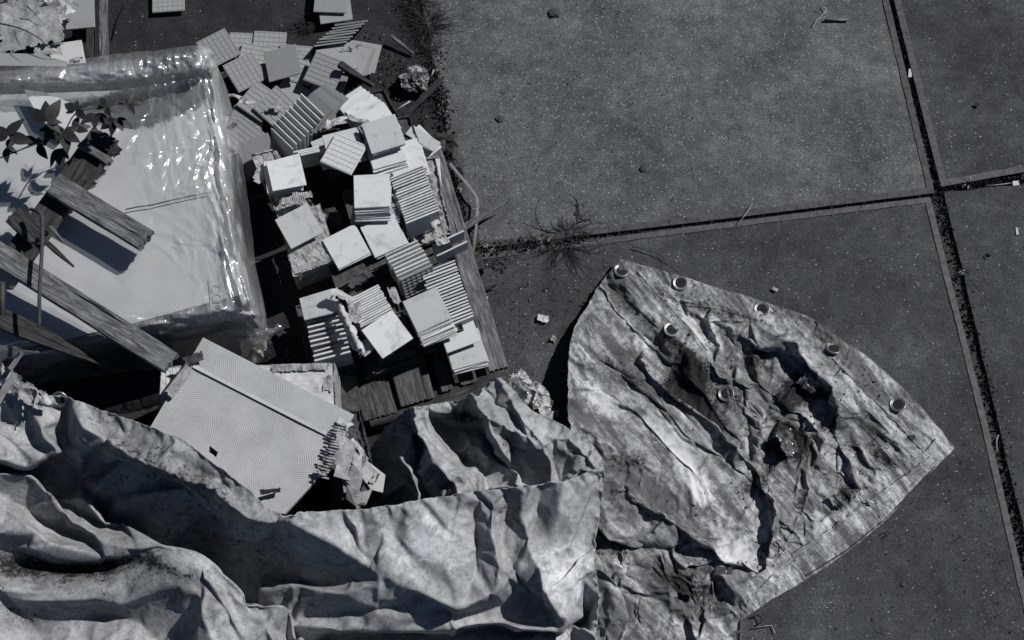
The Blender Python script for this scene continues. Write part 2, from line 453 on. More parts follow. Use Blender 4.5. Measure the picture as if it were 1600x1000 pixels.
CH = [chip(ME[('face','tile_white')], k) for k in (1, 2, 3)]
_ct = [0]
def wt():
    _ct[0] += 1
    return CH[_ct[0] % 3] if _ct[0] % 5 in (1, 3) else ME[('face','tile_white')]
ORD = 'first second third fourth fifth sixth seventh eighth ninth tenth eleventh twelfth thirteenth fourteenth fifteenth sixteenth seventeenth eighteenth nineteenth twentieth'.split()
def tile(px, py, h, deg, label, me=None, rx=0, ry=0, group=None, name='tile', s=1.0, dz=0):
    """a tile lying about flat; px,py is the seen centre of its top face at height h"""
    me = me or wt()
    o = bpy.data.objects.new(name, me); COL.objects.link(o)
    p = P(px, py, h)
    o.rotation_euler = Matrix.Rotation(0,3,'X').to_euler()
    m = Matrix.Rotation(ang(px, py, deg, h), 3, 'Z') @ Matrix.Rotation(R(rx), 3, 'X') @ Matrix.Rotation(R(ry), 3, 'Y')
    o.rotation_euler = m.to_euler()
    o.location = p - Vector((0,0,TT/2+dz)); o.scale = (s, s, 1)
    return tag(o, label, 'tile', group)
def stack(px, py, h, deg, n_, label, group, seed=0, jit=.004, jd=3, drift=(0,0), me=None, toplabel=None, pitch=TT+.0006, topme=None):
    """n_ tiles lying on each other, topmost first"""
    rnd = random.Random(seed)
    p = P(px, py, h); a0 = ang(px, py, deg, h)
    for i in range(n_):
        o = bpy.data.objects.new('tile', (topme if i == 0 and topme else me) or wt()); COL.objects.link(o)
        j = 0 if i == 0 else 1
        o.location = p + Vector((drift[0]*i + j*rnd.uniform(-jit,jit), drift[1]*i + j*rnd.uniform(-jit,jit), -TT/2 - i*pitch))
        o.rotation_euler = (0, 0, a0 + j*R(rnd.uniform(-jd, jd)))
        if i == 0 and toplabel: tag(o, toplabel, 'tile')
        else: tag(o, ORD[i] + ' ' + label.replace('tile', 'tile down', 1), 'tile', group)
def row(p0, p1, h, n_, deg, label, group, lean=0, seed=0, me=None, h1=None, jit=.003, last=None, lastlabel=None, off=None, jd=1.5, cut=1.0, thin=1.0):
    """n_ tiles standing on edge from pixel p0 to p1 (centres of their top edges, height h)"""
    rnd = random.Random(seed); h1 = h if h1 is None else h1
    W0, W1 = P(*p0, h), P(*p1, h1)
    a = ang(p0[0], p0[1], deg, h)
    for i in range(n_):
        t = i/(n_-1) if n_ > 1 else 0
        top = W0.lerp(W1, t)
        ai = a + R(rnd.uniform(-jd, jd))
        u = Vector((math.cos(ai), math.sin(ai), 0))
        nn = Vector((-u.y, u.x, 0))
        L = R(lean + rnd.uniform(-1, 1))
        Y = Vector((0,0,1))*math.cos(L) + nn*math.sin(L)
        Z = u.cross(Y)
        c = top - Y*(TS*cut/2) + u*rnd.uniform(-jit, jit) + Y*rnd.uniform(-jit, jit)*.5
        m = Matrix((u, Y, Z)).transposed()
        mm = me or wt()
        if i == n_-1 and last is not None: mm = last
        o = bpy.data.objects.new('tile', mm); COL.objects.link(o)
        o.rotation_euler = m.to_euler(); o.location = c; o.scale = (1, cut, thin)
        if i == n_-1 and lastlabel: tag(o, lastlabel, 'tile')
        else: tag(o, ORD[i] + ' ' + label.replace('tile', 'tile from the top', 1), 'tile', group)

G = ME[('grid','tile_back')]; GW = ME[('grid','tile_back_white')]; Wt = ME[('face','tile_white')]; Gr = ME[('face','tile_grey')]

# -- strewn tiles on the dark slab (top)
tile(263,-4,.02,4,'tile face down at the top edge, alone on the dark slab', G)
tile(382,74,.028,-2,'grid-backed tile half covered by the leftmost tile of the upper fan', G, 2)
tile(420,72,.040,-3,'grid-backed tile second from left in the flat upper fan', G, 2)
tile(398,92,.052,-10,'grid-backed tile slipped between the upper fan and the tilted one below', G)
tile(341,75,.075,29,'leftmost grid-backed tile of the upper fan, by the corner of the plastic film', G, 5, 4)
tile(383,112,.100,28,'tilted grid-backed tile just below the leftmost upper one', G, 7, 4)
tile(460,93,.055,-5,'grid-backed tile mostly hidden behind the smooth grey tile', G)
tile(468,106,.065,-14,'dark grid-backed tile peeping out right of the smooth grey tile', G)
tile(441,98,.130,11,'smooth grey tile with a bright right edge, in the middle of the upper fan', Gr, 3, -9)  # grey material gives this tilted-away face its shade
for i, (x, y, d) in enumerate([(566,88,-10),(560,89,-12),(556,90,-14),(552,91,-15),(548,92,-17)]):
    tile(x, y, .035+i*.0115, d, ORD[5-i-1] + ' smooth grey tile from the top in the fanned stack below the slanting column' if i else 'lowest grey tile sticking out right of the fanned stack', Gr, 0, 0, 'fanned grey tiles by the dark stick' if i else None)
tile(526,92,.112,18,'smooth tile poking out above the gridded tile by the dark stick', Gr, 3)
tile(508,111,.135,-20,'grid-backed tile with a dark stick lying on its right corner', G, 6, 3)
tile(517,-3,.060,-2,'smooth grey tile at the top edge of the photo, upper one of two', Gr)
tile(523,12,.040,8,'smooth grey tile lying under the one at the top edge', Gr)
for i in range(8):
    t = i/7
    c = P(549-32*t, 36+32*t, .075)
    o = bpy.data.objects.new('tile', Gr); COL.objects.link(o)
    a = ang(530, 50, 9 - 3*t, .07)
    o.rotation_euler = (Matrix.Rotation(a+R((i*37)%5-2),3,'Z') @ Matrix.Rotation(R(-58),3,'X')).to_euler()
    o.location = c
    tag(o, ORD[i] + ' grey tile from the top leaning in the slanting column above the fan', 'tile', 'slanting column of grey tiles')

# -- middle left
tile(405,158,.085,-34,'gridded tile below the upper fan, right of the crumpled rag', G, 3)
tile(431,167,.105,-42,'gridded tile smeared with dried mortar beside the dark-gapped row', G, 5)
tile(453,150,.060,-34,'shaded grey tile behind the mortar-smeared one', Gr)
tile(385,191,.060,-11,'gridded tile along the plastic film, uppermost of the left heap', G)
tile(377,212,.085,-38,'gridded tile lying across the one along the plastic film', G, 4)
tile(352,205,.045,-8,'gridded tile mostly hidden under the plastic film', G)
tile(402,240,.200,20,'grey tile leaning with its face to the viewer, left of the bright square', Gr, 48, 0)
tile(372,262,.12,-62,'grey tile on edge squeezed against the plastic film', Gr, 0, 55)
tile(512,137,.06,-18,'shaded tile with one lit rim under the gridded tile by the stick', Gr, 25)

row((440,215),(488,163),.270,9,-44,'tile standing on edge in the diagonal row with dark gaps','diagonal row of edge-up tiles with dark gaps', lean=9, seed=3, jit=.002, jd=1, thin=.7)
for i in range(5):
    tile(487+6*i, 177-3.5*i, .235-.010*i, -42+2*i, ORD[i] + ' grey tile from the left leaning behind the dark-gapped diagonal row', Gr, 16, -14, 'grey tiles leaning behind the diagonal row')
for i in range(7):
    tile(557+5.5*i, 167+4.2*i, .215+.0105*i, 33-.6*i, ORD[6-i] + ' white tile down in the flat fan above the upper right block' if i < 6 else 'topmost white tile of the flat fan of seven', None, 0, 0, 'white tiles fanned like cards' if i < 6 else None)
stack(599,209,.350,17,3,'white tile in the block on top of the heap, upper right','block of three white tiles', seed=5, toplabel='big bright tile capping the upper right block')
stack(602,234,.300,16,7,'white tile in the stepped pile under the upper right block','stepped pile under the upper right block', seed=6, jit=.005, drift=(.0010,-.0050))
stack(633,246,.265,17,5,'small step of white tile right of the upper block','steps of tile beside the long striped row', seed=7, drift=(.004,-.004))
stack(536,229,.300,14,4,'white tile under the gridded tile in the middle of the heap','tiles under the central gridded tile', seed=8, jit=.01, jd=8)
tile(520,234,.225,22,'dark-edged tile deep below the central gridded tile')
tile(537,240,.325,-24,'pale gridded tile face down, resting diagonally on the middle of the heap', GW, 2, -2)
row((486,232),(497,236),.27,3,12,'tile standing on edge left of the central gridded tile','three tiles on edge near the centre', seed=9, lean=-5)
stack(442,273,.310,9,3,'white tile shifted under the bright square at left','tiles under the left bright square', seed=10, jit=.004)
tile(446,270,.335,13,'bright square tile at left with a chipped corner mark, on the ribbed carton', None, 1, 1)
tile(467,353,.335,27,'bright tile turned like a diamond, below the left bright square', None, 1, -1)
stack(581,298,.385,3,8,'white tile in the neat tower on the grey plate','neat tower of eight white tiles', seed=11, jit=.003, jd=2, drift=(.0005,-.0050), toplabel='top tile of the neat tower in the centre of the heap')
tile(589,327,.285,-6,'wide grey plate under the neat tower', big, name='plate')
row((635,268),(660,338),.320,18,22,'white tile on edge in the long striped row at right','long striped row of edge-up tiles', seed=12, jit=.002, jd=.7, lean=2)
tile(661,216,.18,53,'half-width white tile near the small weed', half, 4, 0, name='half_tile'); 
tile(653,228,.12,-45,'white tile partly under the half-width one')
tile(673,263,.14,-4,'four-sided broken white tile piece right of the striped row', shard, 0, 0, name='broken_tile')
row((700,372),(706,388),.20,2,26,'tile on edge wrapped in torn paper at the pallet\'s right rim','two tiles in torn paper', seed=13)

# -- lower group
stack(541,385,.300,27,3,'white tile under the left one of the flat pair','tiles under the flat pair, left', seed=14, toplabel='left white tile of the flat pair below the tower')
stack(600,368,.300,24,3,'white tile under the right one of the flat pair','tiles under the flat pair, right', seed=15, toplabel='right white tile of the flat pair, in the tower\'s shade')
row((627,387),(649,425),.345,8,25,'white tile on edge in the short row beside the flat pair','short row ending in a gridded tile', seed=16, lean=12, last=G, lastlabel='gridded tile closing the short row, its back to the viewer')
row((684,417),(714,503),.300,19,21,'white tile on edge in the right-hand row along the pallet rim','right-hand row along the pallet rim', seed=17, jit=.0025, jd=1)
stack(667,484,.395,24,12,'white tile in the fanned pile beside the right-hand row','fanned pile beside the right-hand row', seed=18, jit=.003, jd=1.5, drift=(.0018,-.0032), toplabel='bright top tile of the fanned pile beside the right-hand row')
stack(727,545,.215,15,4,'white tile in the last flat pile at the pallet\'s corner','flat pile at the pallet corner', seed=19, jit=.003, drift=(.002,-.004), toplabel='shadowed top tile of the last pile at the pallet corner')
tile(716,517,.255,19,'white tile lying between the right-hand row and the corner pile')
row((500,476),(520,556),.315,12,14,'white tile on edge in the lower left row','lower left row of edge-up tiles', seed=20, jit=.003, jd=1.2)
tile(497,476,.335,15,'white tile tipped over at the head of the lower left row', None, -28, 0)
row((566,458),(588,498),.330,13,27,'white tile on edge in the tight row behind the paper flap','tight row behind the paper flap', seed=21, jit=.002, jd=.8, lean=-3)
tile(605,522,.385,34,'bright tile turned like a diamond at the front of the heap', None, 0, 2)
tile(583,533,.31,-50,'shaded tile leaning below the front diamond tile', Wt, 0, -52)
# ---------------------------------------------------------------- cartons and paper
def carton(poly, h, depth, label, mat, seed=0, rough=.012, cat='carton', topmat=None, name='torn_carton', sink=.02):
    """carton with a crushed, torn rim; poly = seen corners of the rim at height h"""
    rnd = random.Random(seed)
    base = P(*poly[0], h); base.z = h-depth
    e = empty(name, base, label, cat)
    pts = [P(x, y, h) for x, y in poly]; m = len(pts)
    ring = []
    for i in range(m):
        a, b = pts[i], pts[(i+1) % m]; n_ = max(2, int((b-a).length/.008))
        for k in range(n_): ring.append(a.lerp(b, k/n_))
    cen = sum(pts, Vector())/m
    vs = []; fs = []; L = len(ring)
    for i, q in enumerate(ring):
        up = noise.noise(Vector((q.x*40+seed, q.y*40, 0)))*rough + rnd.uniform(-.4, .4)*rough
        inn = (cen-q).normalized()
        wv = noise.noise(Vector((q.x*22, q.y*22, seed)))*.006
        vs += [(q.x+inn.x*wv*.3, q.y+inn.y*wv*.3, h-depth), (q.x+inn.x*wv, q.y+inn.y*wv, h-depth*.4),
               (q.x+inn.x*wv*.5, q.y+inn.y*wv*.5, h+up), (q.x+inn.x*(.006+wv), q.y+inn.y*(.006+wv), h+up*.7-.002), (q.x+inn.x*.008, q.y+inn.y*.008, h-.03)]
    for i in range(L):
        j = (i+1) % L
        for t in range(4): fs.append((i*5+t, j*5+t, j*5+t+1, i*5+t+1))
    link('wall', mesh('carton_wall', vs, fs), mat, e)
    # ragged filling / lid
    g = 22; vs = []; fs = []
    a, b, c, d = pts[0], pts[1], pts[2], pts[3 % m]
    for i in range(g+1):
        for j in range(g+1):
            u, v = i/g, j/g
            q = (a*(1-u)+b*u)*(1-v) + (d*(1-u)+c*u)*v
            q = q.lerp(cen, .04)
            r_ = abs(noise.noise(Vector((q.x*30, q.y*30, seed+.5))))*rough*1.6 + rnd.random()*rough*.5
            vs.append((q.x, q.y, h-sink+r_))
    for i in range(g):
        for j in range(g): fs.append((i*(g+1)+j, (i+1)*(g+1)+j, (i+1)*(g+1)+j+1, i*(g+1)+j+1))
    link('lid', mesh('carton_lid', vs, fs), topmat or mat, e)
    return e
def crumple(px, py, h, sx, sy, deg, amp, label, mat, seed, name='paper_scrap', cat='paper', n_=26, curl=0.0, ragged=.25, tag_it=True, parent=None, freq=9, ribs=0):
    """a crushed, torn scrap; sx, sy in metres; ribs = flutes per metre across its width"""
    rnd = random.Random(seed); vs = []; fs = []; keep = {}
    p = P(px, py, h); a = ang(px, py, deg, h); ca, sa = math.cos(a), math.sin(a)
    nu = max(10, min(90, int(sx/.004))); nv = max(10, min(90, int(sy/.004)))
    cuts = [(rnd.uniform(0, 6.28), rnd.uniform(.0, .9), rnd.uniform(.6, 1.4)) for _ in range(9)]
    fr = freq*1.5
    for i in range(nu+1):
        for j in range(nv+1):
            u, v = i/nu*2-1, j/nv*2-1
            rr = max(abs(u), abs(v))
            x0_, y0_ = u*sx/2, v*sy/2
            lim = 1 - ragged*(abs(noise.noise(Vector((x0_*60+seed, y0_*60, 3))))*1.4 + abs(noise.noise(Vector((x0_*20+seed, y0_*20, 7))))*1.6) - ragged*.12*rnd.random()
            if rr > lim: continue
            # planar facets: folds about random lines
            z = 0
            for (t, o_, k) in cuts:
                d = (u*math.cos(t)+v*math.sin(t)) - (o_-.45)
                z += max(0, d)*k*(1 if int(o_*100) % 2 else -1)*amp*.55
            nz = noise.noise(Vector((x0_*fr*1.5, y0_*fr*1.5, seed*1.7)))
            z += amp*(.8*(1-2*abs(nz)) + .13*noise.noise(Vector((x0_*fr*8, y0_*fr*8, seed))))
            if ribs: z += .0022*math.sin(x0_*ribs*6.283)*(1 if rr < lim*.8 else .3)
            keep[(i, j)] = len(vs)
            x, y = x0_ + nz*amp*.4, y0_ + nz*amp*.3
            vs.append((p.x + ca*x - sa*y, p.y + sa*x + ca*y, max(h + z + curl*u*u, .003 if h < .1 else -1)))
    for (i, j) in list(keep):
        q = [keep.get(k) for k in ((i,j),(i+1,j),(i+1,j+1),(i,j+1))]
        if None not in q: fs.append(q)
    if parent is not None: return link(name, mesh(name, vs, fs), mat, parent)
    o = link(name, mesh(name, vs, fs), mat)
    if mat.name != 'clear_plastic_film':
        sm = o.modifiers.new('s', 'SOLIDIFY'); sm.thickness = .0014
    if tag_it: tag(o, label, cat)
    return o

# box bodies that carry the rows (much darker cardboard)
carton([(392,242),(425,232),(492,322),(437,345)], .235, .10, 'torn carton with ribbed rim under the left bright square tile', MT['card'], 1, .012, topmat=MT['card_rib'])
carton([(437,345),(500,318),(528,405),(458,432)], .285, .15, 'carton with shredded grey lid under the left diamond tile', MT['card_rib'], 2, .010, topmat=MT['card'], sink=.004)
carton([(508,398),(635,345),(650,392),(525,452)], .262, .12, 'closed carton carrying the flat pair of tiles', MT['card_dark'], 3, .006)
carton([(462,478),(530,458),(560,580),(488,600)], .16, .03, 'flattened carton beneath the lower left row', MT['card_dark'], 4, .008)
carton([(545,450),(610,430),(650,560),(570,590)], .17, .04, 'flattened carton beneath the tight row', MT['card_dark'], 5, .008)
carton([(605,250),(680,245),(705,365),(650,385)], .165, .03, 'torn paper tray beneath the long striped row', MT['card'], 6, .012)
carton([(560,310),(625,300),(640,375),(575,385)], .272, .13, 'carton under the neat tower', MT['card_dark'], 7, .006)
carton([(575,190),(640,180),(660,235),(595,262)], .19, .10, 'carton under the upper right block', MT['card_dark'], 8, .006)
carton([(495,205),(560,195),(580,255),(510,270)], .20, .06, 'carton under the central gridded tile', MT['card_dark'], 9, .006)
carton([(640,470),(700,450),(725,515),(660,540)], .27, .13, 'carton under the fanned pile', MT['card_dark'], 10, .006)
carton([(575,495),(630,485),(650,545),(590,560)], .26, .12, 'carton under the front diamond tile', MT['card_dark'], 11, .006)
carton([(520,150),(600,140),(630,190),(545,210)], .14, .11, 'carton under the white fan', MT['card_dark'], 12, .006)
carton([(430,190),(480,150),(520,200),(470,245)], .13, .12, 'carton under the diagonal row', MT['card_dark'], 13, .006)
crumple(460,309,.300,.19,.045,17,.012,'ragged corrugated strip between the left square and diamond tiles',MT['card_rib'],31,'cardboard_strip','cardboard',ribs=110)
crumple(409,264,.29,.05,.16,-22,.016,'ragged ribbed strip along the left bright square tile',MT['card_rib'],32,'cardboard_strip','cardboard',ribs=110)
crumple(432,243,.27,.035,.07,20,.012,'small ribbed paper scrap above the left bright square tile',MT['card_rib'],33,ribs=110)
crumple(525,190,.27,.13,.055,10,.014,'crumpled bark-like paper between the grey leaning tiles and the white fan',MT['paper'],34)
crumple(560,187,.29,.11,.03,-14,.012,'torn paper fringe across the white fan',MT['card'],35)
crumple(556,207,.26,.03,.09,-20,.012,'crushed paper strip left of the big capping tile',MT['card'],36)
crumple(628,322,.31,.035,.16,24,.014,'torn paper edge between the tower and the long striped row',MT['card'],37)
crumple(672,315,.24,.05,.30,14,.010,'pale torn paper along the right side of the long striped row',MT['paper'],38)
crumple(690,376,.235,.07,.05,20,.015,'crumpled white paper knot at the pallet rim',MT['paper'],39)
crumple(516,340,.17,.12,.10,20,.014,'dirty paper shreds in the dark hollow of the heap',MT['card_dark'],40)
crumple(506,341,.20,.05,.05,0,.02,'small lit paper shred in the dark hollow',MT['paper'],41)
crumple(562,437,.30,.13,.05,30,.012,'dark shredded paper above the tight row',MT['card_dark'],42)
crumple(616,462,.31,.04,.10,20,.014,'paper shreds between the tight row and the short row',MT['card'],43)
o = crumple(543,505,.42,.05,.36,24,.016,'long twisted paper flap standing between the two lower rows',MT['paper'],44,'paper_flap','paper', ragged=.32, curl=-.04)
crumple(535,462,.40,.12,.05,-30,.02,'torn paper curl at the head of the long flap',MT['paper'],45)
crumple(556,490,.35,.06,.10,10,.02,'grimy paper tongue beside the long flap',MT['card'],46)
crumple(548,76,.12,.12,.03,4,.010,'torn paper lying across the fanned grey tiles',MT['card'],47)
crumple(430,166,.135,.10,.07,30,.004,'thin dried mortar crust on a gridded tile',MT['card'],48,'mortar_crust','mortar',ragged=.5)

# ---------------------------------------------------------------- wood
def beam(p0, p1, wd, th, mat, seed=0, name='plank', parent=None, label=None, cat=None, jag=.02, taper=0.0, twist=0.0, rough=1.0, group=None):
    """weathered timber from world point p0 to p1 (centres of top face)"""
    rnd = random.Random(seed)
    ax = (p1-p0); L = ax.length; ax.normalize()
    side = Vector((0,0,1)).cross(ax).normalized(); up = ax.cross(side)
    me_v = []; fs = []
    nx = max(6, int(L/.010))
    ny = max(4, int(wd/.005)); nz = max(2, int(th/.012))
    sec = [(-wd/2+wd*i/ny, 0, 0, 1) for i in range(ny)] + [(wd/2, -th*i/nz, 1, 0) for i in range(nz)] + \
          [(wd/2-wd*i/ny, -th, 0, -1) for i in range(ny)] + [(-wd/2, -th+th*i/nz, -1, 0) for i in range(nz)]
    m = len(sec)
    e0 = [jag*1.3*abs(noise.noise(Vector((y*45+seed, z*30, 1))))+rnd.random()*.2*jag for (y, z, _a, _b) in sec]; e1 = [jag*1.3*abs(noise.noise(Vector((y*45+seed, z*30, 9))))+rnd.random()*.2*jag for (y, z, _a, _b) in sec]
    for i in range(nx+1):
        t = i/nx; k = 1 - taper*max(0, (t-.35)/.65)
        for s_, (y, z, ny_, nz_) in enumerate(sec):
            x = -L/2 + L*t
            if i == 0: x += e0[s_]*1.0
            if i == nx: x -= e1[s_]
            g = noise.noise(Vector((x*4+seed*3, y*90, z*90)))
            g2 = noise.noise(Vector((x*14+seed, y*30, z*30)))
            crack = -max(0, noise.noise(Vector((x*4.5+seed*7, y*62, z*55+4)))-.32)*.035
            d = rough*(g*.0004 + g2*.0016 + crack*.6)
            corner = .0025*(1 if (abs(abs(y)-wd/2) < 1e-5 and (abs(z) < 1e-5 or abs(z+th) < 1e-5)) else 0)
            yy = y*k + ny_*d - (corner if y > 0 else -corner); zz = z + nz_*d + (-corner if z > -th/2 else corner)
            zz += noise.noise(Vector((x*2, seed, 0)))*.004*rough
            me_v.append((x, yy, zz + twist*x*y))
    for i in range(nx):
        for s_ in range(m):
            q = (s_+1) % m
            fs.append((i*m+s_, i*m+q, (i+1)*m+q, (i+1)*m+s_))
    fs.append(tuple(range(m))[::-1]); fs.append(tuple(nx*m+k for k in range(m)))
    me = mesh(name, me_v, fs)
    bm = bmesh.new(); bm.from_mesh(me); bmesh.ops.triangulate(bm, faces=[f for f in bm.faces if len(f.verts) > 4])
    bmesh.ops.recalc_face_normals(bm, faces=bm.faces); bm.to_mesh(me); bm.free()
    o = bpy.data.objects.new(name, me); COL.objects.link(o); me.materials.append(mat)
    M4 = Matrix((ax, side, up)).transposed().to_4x4(); M4.translation = (p0+p1)/2
    if parent is not None:
        o.parent = parent; M4.translation = M4.translation - parent.location
    o.matrix_local = M4 if parent is not None else M4
    o.location = M4.translation; o.rotation_euler = M4.to_euler()
    return tag(o, label, cat, group)
def B(a, ha, b, hb, *r, **k): return beam(P(*a, ha), P(*b, hb), *r, **k)

# tile pallet (under the tile heap)
tp = empty('pallet', P(600, 400, -.01), 'low wooden pallet under the tile heap, boards showing below it', 'pallet')
B((672,222),.115,(779,578),.115,.085,.022,MT['wood'],1,'board',tp,jag=.008)
dirv = P(779,578,.115)-P(672,222,.115)
for k, (x, y) in enumerate([(733,600),(699,611),(653,629),(594,652)]):
    wdt = [.075,.052,.150,.145][k]
    if wdt == 0: continue
    e_ = P(x, y, [.105,.112,.112,.100][k])
    s_ = e_ - dirv*(.93 if k < 3 else .6)
    beam(s_, e_, wdt, .020, MT['wood_shaded'], 20+k, 'board', tp, jag=.010)
for k, (a, b) in enumerate([((560,240),(680,215)),((590,440),(752,405)),((575,650),(775,598))]):
    B(a, .088, b, .088, .09, .075, MT['wood_dark'], 40+k, 'bearer', tp, jag=.006)

# wrapped goods on the left: boxes, board, film
WP = empty('wrapped_pallet', P(150, 480, -.01), 'large load wrapped in clear plastic film at left', 'wrapped load')
def block(name, poly, h0, h1, mat, parent):
    pts = [P(x, y, h1) for x, y in poly]
    vs = [(p.x, p.y, h0) for p in pts] + [(p.x, p.y, h1) for p in pts]; n_ = len(pts)
    fs = [tuple(range(n_, 2*n_))] + [(i, (i+1) % n_, n_+(i+1) % n_, n_+i) for i in range(n_)]
    bm = bmesh.new(); bm.from_mesh(mesh(name, vs, fs)); bmesh.ops.recalc_face_normals(bm, faces=bm.faces)
    bevel_all(bm, .006, 2)
    return link(name, from_bm(name, bm), mat, parent)
block('carton_block', [(-120,100),(318,105),(382,462),(205,515),(-120,560)], .12, .572, MT['card_dark'], WP)
# ---------------------------------------------------------------- sheets shaped from fold lines
def sheet(name, outline, lines, step=2.5, blur=1.3, creases=None, stain_shades=None, mat=None, parent=None, thick=.002, seed=0, fine=None, hs_=1.0, h0_=.03, facets=None, wob=0.0):
    """a draped sheet: fold lines (x, y, height) are triangulated, softened, and creased"""
    if wob:
        ol = []
        for i, (x, y, h) in enumerate(outline):
            X, Y, H_ = outline[(i+1) % len(outline)]; L = math.hypot(X-x, Y-y); k_ = max(1, int(L/11))
            for q in range(k_):
                t = q/k_; a_ = x+(X-x)*t; b_ = y+(Y-y)*t
                j = 0 if q == 0 else wob*(noise.noise(Vector((a_*.035, b_*.035, seed)))+.6*noise.noise(Vector((a_*.11, b_*.11, seed+5))))
                ol.append((a_ + (Y-y)/L*j, b_ - (X-x)/L*j, h+(H_-h)*t))
        outline = ol
    pts = []; edges = []; hs = []
    def add(ls, close=False):
        b = len(pts)
        for x, y, h in ls: pts.append(Vector((x, y))); hs.append(h)
        for i in range(len(ls)-1): edges.append((b+i, b+i+1))
        if close: edges.append((b+len(ls)-1, b))
    add(outline, True)
    for l in lines: add(l)
    segs = [(pts[a], pts[b], hs[a], hs[b]) for a, b in edges]
    nb_ = len(outline)
    hs = [h if i < nb_ else (h0_+(h-h0_)*hs_ if h > h0_ else h) for i, h in enumerate(hs)]
    segs = [(pts[a], pts[b], hs[a], hs[b]) for a, b in edges]
    V, E, Fc, ov, oe, of = delaunay_2d_cdt(pts, edges, [], 0, 1e-4)
    H = []
    for i, v in enumerate(V):
        if ov[i]: H.append(sum(hs[k] for k in ov[i])/len(ov[i]))
        else:
            best = []
            for a, b, ha, hb in segs:
                d = b-a; t = max(0, min(1, (v-a).dot(d)/max(d.dot(d), 1e-9))); best.append(((a+d*t-v).length, ha+(hb-ha)*t))
            best.sort(); H.append((best[0][1]+best[1][1])/2)
    xs = np.array([v.x for v in V]); ys = np.array([v.y for v in V]); H = np.array(H)
    x0, y0, x1, y1 = xs.min()-2*step, ys.min()-2*step, xs.max()+2*step, ys.max()+2*step
    nx = int((x1-x0)/step)+1; ny = int((y1-y0)/step)+1
    gx, gy = np.meshgrid(x0+np.arange(nx)*step, y0+np.arange(ny)*step)
    Z = np.full((ny, nx), np.nan)
    for f in Fc:
        a, b, c = f[0], f[1], f[2]
        X = xs[[a,b,c]]; Y = ys[[a,b,c]]
        i0, i1 = max(0, int((X.min()-x0)/step)), min(nx-1, int((X.max()-x0)/step)+1)
        j0, j1 = max(0, int((Y.min()-y0)/step)), min(ny-1, int((Y.max()-y0)/step)+1)
        sx = gx[j0:j1+1, i0:i1+1]; sy = gy[j0:j1+1, i0:i1+1]
        D = (Y[1]-Y[2])*(X[0]-X[2]) + (X[2]-X[1])*(Y[0]-Y[2])
        if abs(D) < 1e-9: continue
        w0 = ((Y[1]-Y[2])*(sx-X[2]) + (X[2]-X[1])*(sy-Y[2]))/D
        w1 = ((Y[2]-Y[0])*(sx-X[2]) + (X[0]-X[2])*(sy-Y[2]))/D
        w2 = 1-w0-w1; m = (w0 >= -1e-6) & (w1 >= -1e-6) & (w2 >= -1e-6)
        sub = Z[j0:j1+1, i0:i1+1]; sub[m] = (w0*H[a]+w1*H[b]+w2*H[c])[m]
    # inside test
    ox = np.array([p[0] for p in outline]); oy = np.array([p[1] for p in outline]); ins = np.zeros_like(Z, bool)
    n_ = len(ox)
    for i in range(n_):
        j = (i-1) % n_
        c = ((oy[i] > gy) != (oy[j] > gy)) & (gx < (ox[j]-ox[i])*(gy-oy[i])/((oy[j]-oy[i]) or 1e-9)+ox[i])
        ins ^= c
    W = (~np.isnan(Z)) & ins
    Zf = np.where(W, np.nan_to_num(Z), 0.0); Wf = W.astype(float)
    def gb(A, s):
        r = int(3*s)+1; k = np.exp(-np.arange(-r, r+1)**2/(2*s*s)); k /= k.sum()
        A = np.apply_along_axis(lambda v: np.convolve(v, k, 'same'), 0, A)
        return np.apply_along_axis(lambda v: np.convolve(v, k, 'same'), 1, A)
    Zb = gb(Zf, blur); Wb = gb(Wf, blur)
    for s in (3, 8):
        zz, ww = gb(Zf, s), gb(Wf, s)
        Zb = np.where(Wb > 1e-3, Zb, zz); Wb = np.where(Wb > 1e-3, Wb, ww)
    Z = Zb/np.maximum(Wb, 1e-6)
    rng = np.random.RandomState(seed)
    # planar facets meeting in long, slightly curved creases
    for (masks, dirs, slope, hp, base_m) in (facets or []):
        wx = gb(rng.normal(size=(ny, nx)), 26/step); wx *= 7/wx.std()
        wy = gb(rng.normal(size=(ny, nx)), 26/step); wy *= 7/wy.std()
        D_ = np.zeros((ny, nx)); cx_, cy_ = (x0+x1)/2, (y0+y1)/2; half_ = max(x1-x0, y1-y0)/2
        for (th, sp, num) in dirs:
            for _ in range(num):
                t = math.radians(th + rng.normal()*sp); px_ = rng.uniform(x0, x1); py_ = rng.uniform(y0, y1)
                dx = gx+wx-px_; dy = gy+wy-py_
                u = dx*math.cos(t)-dy*math.sin(t); v = dx*math.sin(t)+dy*math.cos(t)
                Lw = rng.uniform(.25, 1.0)*half_
                v = v + rng.normal()*.00045*u*u
                win = 1/(1+(u/Lw)**4)
                D_ += rng.choice([-1, 1])*rng.uniform(.4, 1.3)*np.sqrt(v*v+1.2)*win
        D_ -= gb(D_, hp/step)
        gr_ = np.hypot(np.diff(D_, axis=0)[:, :-1], np.diff(D_, axis=1)[:-1])/step*365
        D_ *= slope/np.sqrt((gr_[:, :]**2)[ins[:-1, :-1]].mean())
        Mk = np.full((ny, nx), base_m)
        for (mx, my, rx, ry, th, am) in masks:
            t = math.radians(th); dx = gx-mx; dy = gy-my
            u = (dx*math.cos(t)-dy*math.sin(t))/rx; v = (dx*math.sin(t)+dy*math.cos(t))/ry
            Mk += am*np.exp(-(u*u+v*v)**2*.7)
        Mk = np.clip(Mk, 0, 1.3)
        Z += D_*Mk + .008*Mk
